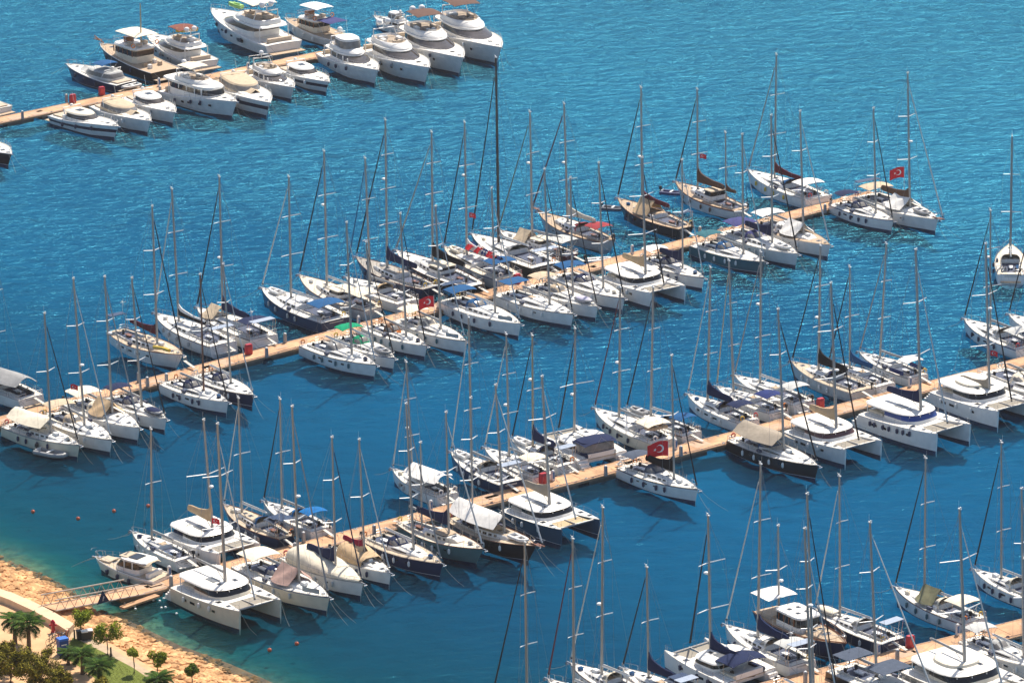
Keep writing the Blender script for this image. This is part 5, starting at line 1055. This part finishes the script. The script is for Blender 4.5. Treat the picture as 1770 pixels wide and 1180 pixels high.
for m_ in (SAND, STONE):
    nt = m_.node_tree; N = nt.nodes; L_ = nt.links; g_ = N.new('ShaderNodeNewGeometry'); sp = N.new('ShaderNodeSeparateXYZ'); L_.new(g_.outputs['Position'], sp.inputs[0])
    r_ = N.new('ShaderNodeValToRGB'); mr = N.new('ShaderNodeMapRange'); mr.inputs[1].default_value = .0; mr.inputs[2].default_value = .5; L_.new(sp.outputs['Z'], mr.inputs[0]); L_.new(mr.outputs[0], r_.inputs[0])
    r_.color_ramp.elements[0].color = (.22,.24,.20,1); r_.color_ramp.elements[1].color = (1,1,1,1); r_.color_ramp.elements[0].position = .25; r_.color_ramp.elements[1].position = .8
    n_ = N.new('ShaderNodeTexNoise'); n_.inputs['Scale'].default_value = .45; n_.inputs['Detail'].default_value = 4; L_.new(g_.outputs['Position'], n_.inputs['Vector']); r2 = N.new('ShaderNodeValToRGB'); L_.new(n_.outputs['Fac'], r2.inputs[0])
    r2.color_ramp.elements[0].position = .35; r2.color_ramp.elements[0].color = (.60,.52,.46,1); r2.color_ramp.elements[1].position = .62; r2.color_ramp.elements[1].color = (1.12,1.12,1.15,1)
    bs = N['Principled BSDF']; src = bs.inputs['Base Color'].links[0].from_socket
    for rr in (r_, r2):
        x_ = N.new('ShaderNodeMix'); x_.data_type = 'RGBA'; x_.blend_type = 'MULTIPLY'; x_.inputs[0].default_value = 1; L_.new(src, x_.inputs[6]); L_.new(rr.outputs[0], x_.inputs[7]); src = x_.outputs[2]
    L_.new(src, bs.inputs['Base Color'])
mb = MB(); ICO = [(0,0,1),(.89,0,.45),(.28,.85,.45),(-.72,.53,.45),(-.72,-.53,.45),(.28,-.85,.45),(.72,.53,-.45),(-.28,.85,-.45),(-.89,0,-.45),(-.28,-.85,-.45),(.72,-.53,-.45),(0,0,-1)]
IF = [(0,1,2),(0,2,3),(0,3,4),(0,4,5),(0,5,1),(1,6,2),(2,7,3),(3,8,4),(4,9,5),(5,10,1),(6,7,2),(7,8,3),(8,9,4),(9,10,5),(10,6,1),(11,7,6),(11,8,7),(11,9,8),(11,10,9),(11,6,10)]
for i in range(2600):
    k = rng.randrange(0, 89); u = rng.uniform(-.12, .96); a = wl[k].lerp(wl[k+1], rng.random()); b = il[k].lerp(il[k+1], rng.random()); p = a.lerp(b, u); p.z = ZL*max(0, u)**.8-.06 if u > 0 else -.15
    r = rng.uniform(.14, .42)*(1.5 if rng.random() < .12 else 1); ra = rng.uniform(0, 6.28); fl = rng.uniform(.45, .8); el = rng.uniform(.8, 1.5)
    vs = []
    for v in ICO:
        q = Vector(v)*r*rng.uniform(.8, 1.15); x, y = q.x*el, q.y; vs.append((p.x+x*math.cos(ra)-y*math.sin(ra), p.y+x*math.sin(ra)+y*math.cos(ra), p.z+q.z*fl))
    mb.add(vs, IF)
tag(mb.build('rocks', STONE, smooth=False), kind='stuff')
GR = mat('sandy_ground', (.62,.38,.20), .95, 0, .12, .6, .3)
poly = [at(x, y, ZL) for x, y in IL]+[at(900,1500,ZL), at(-700,1500,ZL), at(-700,900,ZL)]
MB().add(poly, [tuple(range(len(poly)))]).build('ground', GR, smooth=False)['kind'] = 'structure'
def strip(name, pa, pb, z, m, kind='structure', th=0):
    A = [at(x, y, z) for x, y in pa]; B = [at(x, y, z) for x, y in pb]
    mb = MB(); (mb.sheet([A, B], th) if th else mb.loft([A, B])); o = mb.build(name, m, smooth=False); o['kind'] = kind; return o
PATHM = mat('path_paving', (.46,.34,.22), .9, 0, .10, 1.5, .2); CW = mat('concrete_kerb', (.66,.48,.31), .85, 0, .08, 1.2, .2)
strip('path', [(128,1086),(160,1103),(200,1124),(250,1154),(300,1184),(360,1220)], [(116,1098),(150,1111),(188,1134),(232,1162),(280,1194),(330,1228)], ZL+.006, PATHM)
w_ = MB(); wa = [at(x, y, ZL+.75) for x, y in ((-60,992),(0,1017),(20,1023),(60,1040),(95,1058),(128,1077))]; wb = [at(x, y, ZL+.75) for x, y in ((-66,1002),(-4,1028),(15,1035),(52,1052),(86,1070),(116,1089))]
w_.loft([[Vector((p.x,p.y,ZL-.3)) for p in wa], wa, wb, [Vector((p.x,p.y,ZL-.3)) for p in wb]]); w_.add([wa[-1], wb[-1], (wb[-1].x,wb[-1].y,ZL-.3), (wa[-1].x,wa[-1].y,ZL-.3)], [(0,1,2,3)])
tag(w_.build('sea_wall', CW, smooth=False), 'low pale concrete wall along the rocky bank by the gangway', 'wall')
LAWN = mat('lawn_grass', (.12,.15,.012), .95, 0, .30, 5, .9)
lp_ = [at(x, y, ZL+.01) for x, y in ((126,1101),(108,1131),(135,1150),(165,1172),(200,1200),(262,1200),(290,1196),(258,1172),(228,1152),(190,1132),(150,1112))]
MB().add(lp_, [tuple(range(len(lp_)))]).build('lawn', LAWN, smooth=False)['kind'] = 'structure'
gb = MB(); rr_ = random.Random(3)
for i in range(5000):
    u, v = rr_.random(), rr_.random(); x = lerp(112, 285, u); y = lerp(1102, 1200, v)
    if not (y > 1101+(x-126)*.56 and y < 1135+(x-108)*.68 and x > 108): continue
    p = at(x, y, ZL+.01); a = rr_.uniform(0, 6.28); h_ = rr_.uniform(.05,.13); gb.add([(p.x,p.y,p.z),(p.x+.05*math.cos(a),p.y+.05*math.sin(a),p.z),(p.x+.03*math.cos(a+1),p.y+.03*math.sin(a+1),p.z+h_)], [(0,1,2)])
tag(gb.build('grass', mat('grass_blade', (.16,.20,.02), .9, 0, .3, 3), smooth=False), kind='stuff')
# gangway
a, b = at(84, 1050, 2.3), at(238, 1021, .75); d = b-a; Lg = Vector((d.x, d.y, 0)).length; r = empty('gangway', (a.x, a.y, 0), math.atan2(d.y, d.x), 'sloping gangway with steel truss sides from the shore to the pier', 'gangway')
za, zb2 = a.z, b.z; zz_ = lambda x: lerp(za, zb2, x/Lg); gw = 1.15
MB().sheet([[(x, -gw, zz_(x)), (x, gw, zz_(x))] for x in (0, Lg)], .12).build('deck', PLK, r, smooth=False)
for s_ in (1, -1):
    t = MB(); n = 9; t.tube((0,s_*gw,zz_(0)+1.15),(Lg*.93,s_*gw,zz_(Lg*.93)+1.15),.075,n=6).tube((0,s_*gw,zz_(0)-.05),(Lg,s_*gw,zz_(Lg)-.05),.08,n=6)
    for i in range(n):
        x0_, x1_ = Lg*.93*i/n, Lg*.93*(i+1)/n; xm = (x0_+x1_)/2; t.tube((x0_,s_*gw,zz_(x0_)),(xm,s_*gw,zz_(xm)+1.15),.04,n=4).tube((xm,s_*gw,zz_(xm)+1.15),(x1_,s_*gw,zz_(x1_)),.04,n=4)
    t.build('truss', mat('painted_steel', (.42,.36,.30), .5, .2, .1, 3), r)
sg = empty('sign', local(r, (Lg*.52, -gw-.12, zz_(Lg*.52))), math.atan2(d.y, d.x), 'navy triangular sign with a white figure on the gangway side', 'sign')
MB().add([(-.85,0,-.1),(.85,0,-.1),(0,0,1.25),(-.85,.05,-.1),(.85,.05,-.1),(0,.05,1.25)], [(0,1,2),(5,4,3),(0,3,4,1),(1,4,5,2),(2,5,3,0)]).build('panel', mat('sign_navy', (.01,.02,.07), .4), sg, smooth=False)
em = MB(); em.path([(-.05,-.03,.12),(-.02,-.03,.40),(.06,-.03,.62)],.035,4).path([(.06,-.03,.62),(.16,-.03,.5),(.10,-.03,.36),(-.02,-.03,.40)],.03,4); em.build('emblem', SPR, sg)
MB().sheet([[(x, y, .45) for y in (-.4,.4)] for x in (-3.8,1.2)][::-1], .2).build('landing_float', PLK, r, (Lg+.0,-1.75,0), smooth=False)
# plants
def leaves(mb, c, r, n, sz, rng, sq=(1,1,1), hollow=.5):
    for i in range(n):
        v = Vector((rng.gauss(0,1), rng.gauss(0,1), rng.gauss(0,1))).normalized()*(rng.uniform(hollow, 1)**.6)
        p = Vector((c[0]+v.x*r*sq[0], c[1]+v.y*r*sq[1], c[2]+v.z*r*sq[2])); a = Vector((rng.gauss(0,1), rng.gauss(0,1), rng.gauss(0,.6))).normalized(); b = a.cross(v+Vector((.1,.2,.3))).normalized()
        s_ = sz*rng.uniform(.6, 1.3); mb.k = rng.randrange(2); mb.add([p-a*s_, p+b*s_*.45, p+a*s_, p-b*s_*.45], [(0,1,2,3)])
def leafm(n, c):
    m = mat('leaf_'+n, c, .75, 0, .35, 1.7, 0, .12); b = m.node_tree.nodes['Principled BSDF']; return m
BARK = mat('bark', (.16,.10,.06), .9, 0, .25, 8, .5)
def round_tree(x, y, h, cr, tone, label, ragged=0, seed=1):
    p = at(x, y, ZL); r = empty('small_tree', p, 0, label, 'tree', 'young trees along the path'); rng = random.Random(seed)
    MB().path([(0,0,0),(.04,.02,h*.4),(.0,.05,h*.75),(0,0,h)], .075, 7, .04).build('trunk', BARK, r)
    mb = MB(); lim = MB()
    for k in range(int(7+ragged*3)):
        v = Vector((rng.gauss(0,1), rng.gauss(0,1), rng.gauss(0,.8))).normalized()*cr*(.55+.45*ragged*rng.random()); c = (v.x, v.y, h+cr*.45+v.z*.8); lim.tube((0,0,h*.9), c, .03, .012, 4); leaves(mb, c, cr*(.6 if not ragged else .5), 260, .12, rng, hollow=.3)
    lim.build('limb', BARK, r); mb.build('crown', [leafm(tone+'_a', TONE[tone][0]), leafm(tone+'_b', TONE[tone][1])], r, smooth=False)
TONE = {'green': ((.10,.15,.004), (.25,.29,.012)), 'lime': ((.20,.24,.015), (.32,.33,.03)), 'dark': ((.05,.09,.008), (.10,.15,.012)), 'palm': ((.018,.06,.004), (.06,.11,.01)), 'olive': ((.09,.085,.005), (.28,.23,.02))}
round_tree(140,1103,1.8,1.25,'green','round clipped green tree at the foot of the gangway', .3, 1)
round_tree(186,1131,1.7,1.3,'green','loose spreading young tree beside the rocks', 1, 2)
round_tree(232,1163,1.95,.62,'lime','yellow green ball shaped tree on the lawn', 0, 3)
round_tree(272,1168,1.6,1.0,'green','round green tree between the lawn and the rocks', .5, 4)
round_tree(332,1184,1.3,.75,'dark','dark green small tree nearest the bottom edge of the rocks', .5, 5)
def palm(x, y, h, fr, nf, label, seed):
    p = at(x, y, ZL); r = empty('palm_tree', p, 0, label, 'palm tree', 'palms by the promenade'); rng = random.Random(seed)
    t = MB(); t.path([(0,0,0),(.05,0,h*.5),(0,0,h)], .26, 9, .17); t.build('trunk', BARK, r); cr = MB()
    for i in range(nf):
        a = i*2.4+rng.random()*.5; el = lerp(1.25, -.25, (i/nf))+rng.uniform(-.1,.1); ln = fr*rng.uniform(.8,1.1); pts = []
        for k in range(7):
            u = k/6; e = el-1.2*u*u; pts.append(Vector((math.cos(a)*ln*u*math.cos(e*.8), math.sin(a)*ln*u*math.cos(e*.8), h+ln*(math.sin(el)*u-.55*u*u))))
        cr.k = 0; side = Vector((-math.sin(a), math.cos(a), 0)); cr.path(pts, .03, 4, .01)
        for k in range(1, 22):
            u = .18+.82*k/22; q = u*6; j = min(5, int(q)); c = pts[j].lerp(pts[j+1], q-j); fw_ = (pts[j+1]-pts[j]).normalized(); ll = fr*.36*math.sin(min(1, u*1.15)*math.pi)**.6+.05
            for g in (1, -1):
                e = c+side*g*ll*.8+fw_*ll*.55-Vector((0,0,ll*.25)); cr.k = rng.randrange(2); cr.add([c, c+fw_*.10+Vector((0,0,.02)), e], [(0,1,2)])
    cr.build('fronds', [leafm('palm_a', TONE['palm'][0]), leafm('palm_b', TONE['palm'][1])], r, smooth=False)
palm(26,1112,2.6,1.9,30,'palm at the left edge of the promenade',1); palm(50,1124,2.9,2.1,34,'palm left of the parked bicycles',2)
palm(143,1164,2.0,1.9,28,'palm at the left side of the lawn',3); palm(172,1190,2.3,2.0,30,'palm at the lower end of the lawn',4); palm(276,1200,1.6,1.9,28,'palm at the bottom edge right of the lawn',5); palm(118,1148,1.2,1.3,22,'low palm between the blue box and the lawn',6)
def bush(x, y, h, cr, n, label, seed, sq=(1,1,.8)):
    p = at(x, y, ZL); r = empty('olive_tree', p, 0, label, 'tree', 'olive brown trees in the lower left corner'); rng = random.Random(seed); mb = MB(); lim = MB()
    MB().path([(0,0,0),(.1,.1,h*.5),(0,0,h)], .2, 8, .12).build('trunk', BARK, r)
    for k in range(n):
        v = Vector((rng.gauss(0,1), rng.gauss(0,1), rng.gauss(0,1))).normalized()*cr*rng.uniform(.3,1); c = (v.x*sq[0], v.y*sq[1], h+cr*.3+v.z*sq[2]); lim.path([(0,0,h*.6),(c[0]*.4,c[1]*.4,lerp(h*.6,c[2],.6)),c], .05, 4, .015); leaves(mb, c, cr*rng.uniform(.18,.32), 230, .12, rng, hollow=.1)
    lim.build('limb', BARK, r); mb.build('crown', [leafm('olive_a', TONE['olive'][0]), leafm('olive_b', TONE['olive'][1])], r, smooth=False)
bush(18,1182,1.6,2.3,36,'olive brown tree in the lower left corner',1); bush(62,1190,1.8,2.5,44,'broad olive brown tree left of the blue box',2); bush(105,1200,1.2,1.9,30,'olive brown tree under the blue box at the bottom edge',3); bush(2,1160,1.8,1.6,22,'olive brown tree cut by the left edge',4); bush(170,1215,1.0,1.7,24,'dry looking bush under the lawn at the bottom edge',5)
# street furniture
p = at(92, 1092, ZL); r = empty('fire_hydrant', p, 0, 'tall red hydrant beside the pale wall', 'hydrant'); rows = [[(k*math.cos(a*.785), k*math.sin(a*.785), z) for a in range(8)] for z, k in ((0,.26),(.1,.26),(.12,.2),(.9,.2),(.95,.26),(1.1,.26),(1.3,.16),(1.4,.05))]
MB().loft(rows, closed=True).build('body', REDC, r); MB().tube((-.4,0,.8),(.4,0,.8),.11,n=7).build('outlet', REDC, r)
p = at(109, 1130, ZL); r = empty('utility_box', p, .5, 'tall bright blue box with lid beside the bicycles', 'box'); MB().box((0,0,.8),(1.0,.8,1.6)).build('body', mat('box_blue', (.01,.06,.30), .5, 0, .1, 2), r); MB().box((0,0,1.7),(1.15,.95,.22),tp=.9).build('lid', mat('box_blue_lid', (.02,.14,.55), .4), r); MB().box((0,-.41,1.15),(.6,.03,.12)).build('plate', SPR, r)
for i, (x, y) in enumerate(((138,1104),(146,1105),(155,1103))):
    p = at(x, y, ZL); r = empty('waste_bin', p, .3, ('black waste bin with black lid, leftmost of three', 'dark waste bin with white lid, middle of three', 'dark waste bin with white lid, right one of three')[i], 'bin', 'waste bins by the lawn'); MB().box((0,0,.45),(.55,.6,.9),tp=1.12).build('body', BLK, r); MB().box((0,0,.95),(.66,.72,.1)).build('lid', BLK if i == 0 else SPR, r)
for x, y, l in ((129,1104,'dark bollard next to the waste bins'),(192,1134,'dark bollard next to the loose spreading tree')):
    p = at(x, y, ZL); r = empty('bollard', p, 0, l, 'bollard', 'dark bollards along the path'); MB().path([(0,0,0),(0,0,.95)],.09,8,.08).build('post', BLK, r); MB().ell((0,0,.97),(.11,.11,.07),8,3).build('cap', BLK, r)
for i, (x, y) in enumerate(((88,1112),(93,1108),(99,1111),(104,1106),(110,1107),(116,1103))):
    p = at(x, y, ZL); r = empty('bicycle', p, 1.0+.12*(i % 3), ('leftmost of the bicycles parked by the blue box','second bicycle from the left by the blue box','third bicycle from the left by the blue box','fourth bicycle from the left by the blue box','fifth bicycle from the left by the blue box','bicycle parked nearest the sea wall behind the blue box')[i], 'bicycle', 'bicycles parked by the blue box')
    for s_ in (-.5, .5): q = MB().path([(s_+.34*math.cos(a*.524), 0, .35+.34*math.sin(a*.524)) for a in range(12)], .028, 4, closed=True).build('wheel', BLK, r)
    fm = mat('bike_'+('black','steel','red')[i % 3], C[('black','steel','red')[i % 3]], .4); MB().path([(-.5,0,.35),(-.1,0,.35),(.4,0,.85),(-.2,0,.85),(-.5,0,.35)],.025,4).path([(-.1,0,.35),(-.22,0,.92)],.025,4).path([(.5,0,.35),(.4,0,.85),(.38,0,1.0)],.025,4).build('frame', fm, r)
    MB().path([(.38,-.26,1.0),(.38,.26,1.0)],.02,4).build('handlebar', BLK, r); MB().box((-.22,0,.95),(.25,.12,.06)).build('saddle', BLK, r)
# mooring hardware lying on the piers
rng = random.Random(77); n_ = 0
for pn, (A, d, n, w) in PIERS.items():
    for i in range({1: 8, 2: 26, 3: 28, 4: 10}[pn]):
        s_ = rng.uniform(27, {1: 70, 2: 150, 3: 130, 4: 62}[pn]); off = rng.choice((.35, w-.35)); q = A+d*s_-n*off; m = MB(); R_ = rng.uniform(.14,.26)
        for k in range(3): m.path([(R_*(1-.2*k)*math.cos(t*.7), R_*(1-.2*k)*math.sin(t*.7), .03+.03*k) for t in range(9)], .022, 3, closed=True)
        o = m.build('rope_coil', rng.choice((ROPE, fab('navy'), fab('greywhite'))), None, (q.x, q.y, .63)); tag(o, 'small coil of mooring rope lying at the edge of '+NM[pn], 'rope coil', 'coiled ropes on '+NM[pn])

# ------------------------------------------------------------------ the air: thin haze over the water
hz_ = bpy.data.materials.new('haze_air'); hz_.use_nodes = True; nt = hz_.node_tree; nt.nodes.remove(nt.nodes['Principled BSDF']); pv = nt.nodes.new('ShaderNodeVolumePrincipled')
pv.inputs['Color'].default_value = (1.0,.92,.86,1); pv.inputs['Density'].default_value = .00007; pv.inputs['Anisotropy'].default_value = .6
nt.links.new(pv.outputs[0], nt.nodes['Material Output'].inputs['Volume'])
tag(MB().box((0,60,(CAM.z+20-3.5)/2),(1700,1700,CAM.z+20+3.5)).build('haze', hz_, smooth=False), kind='stuff')
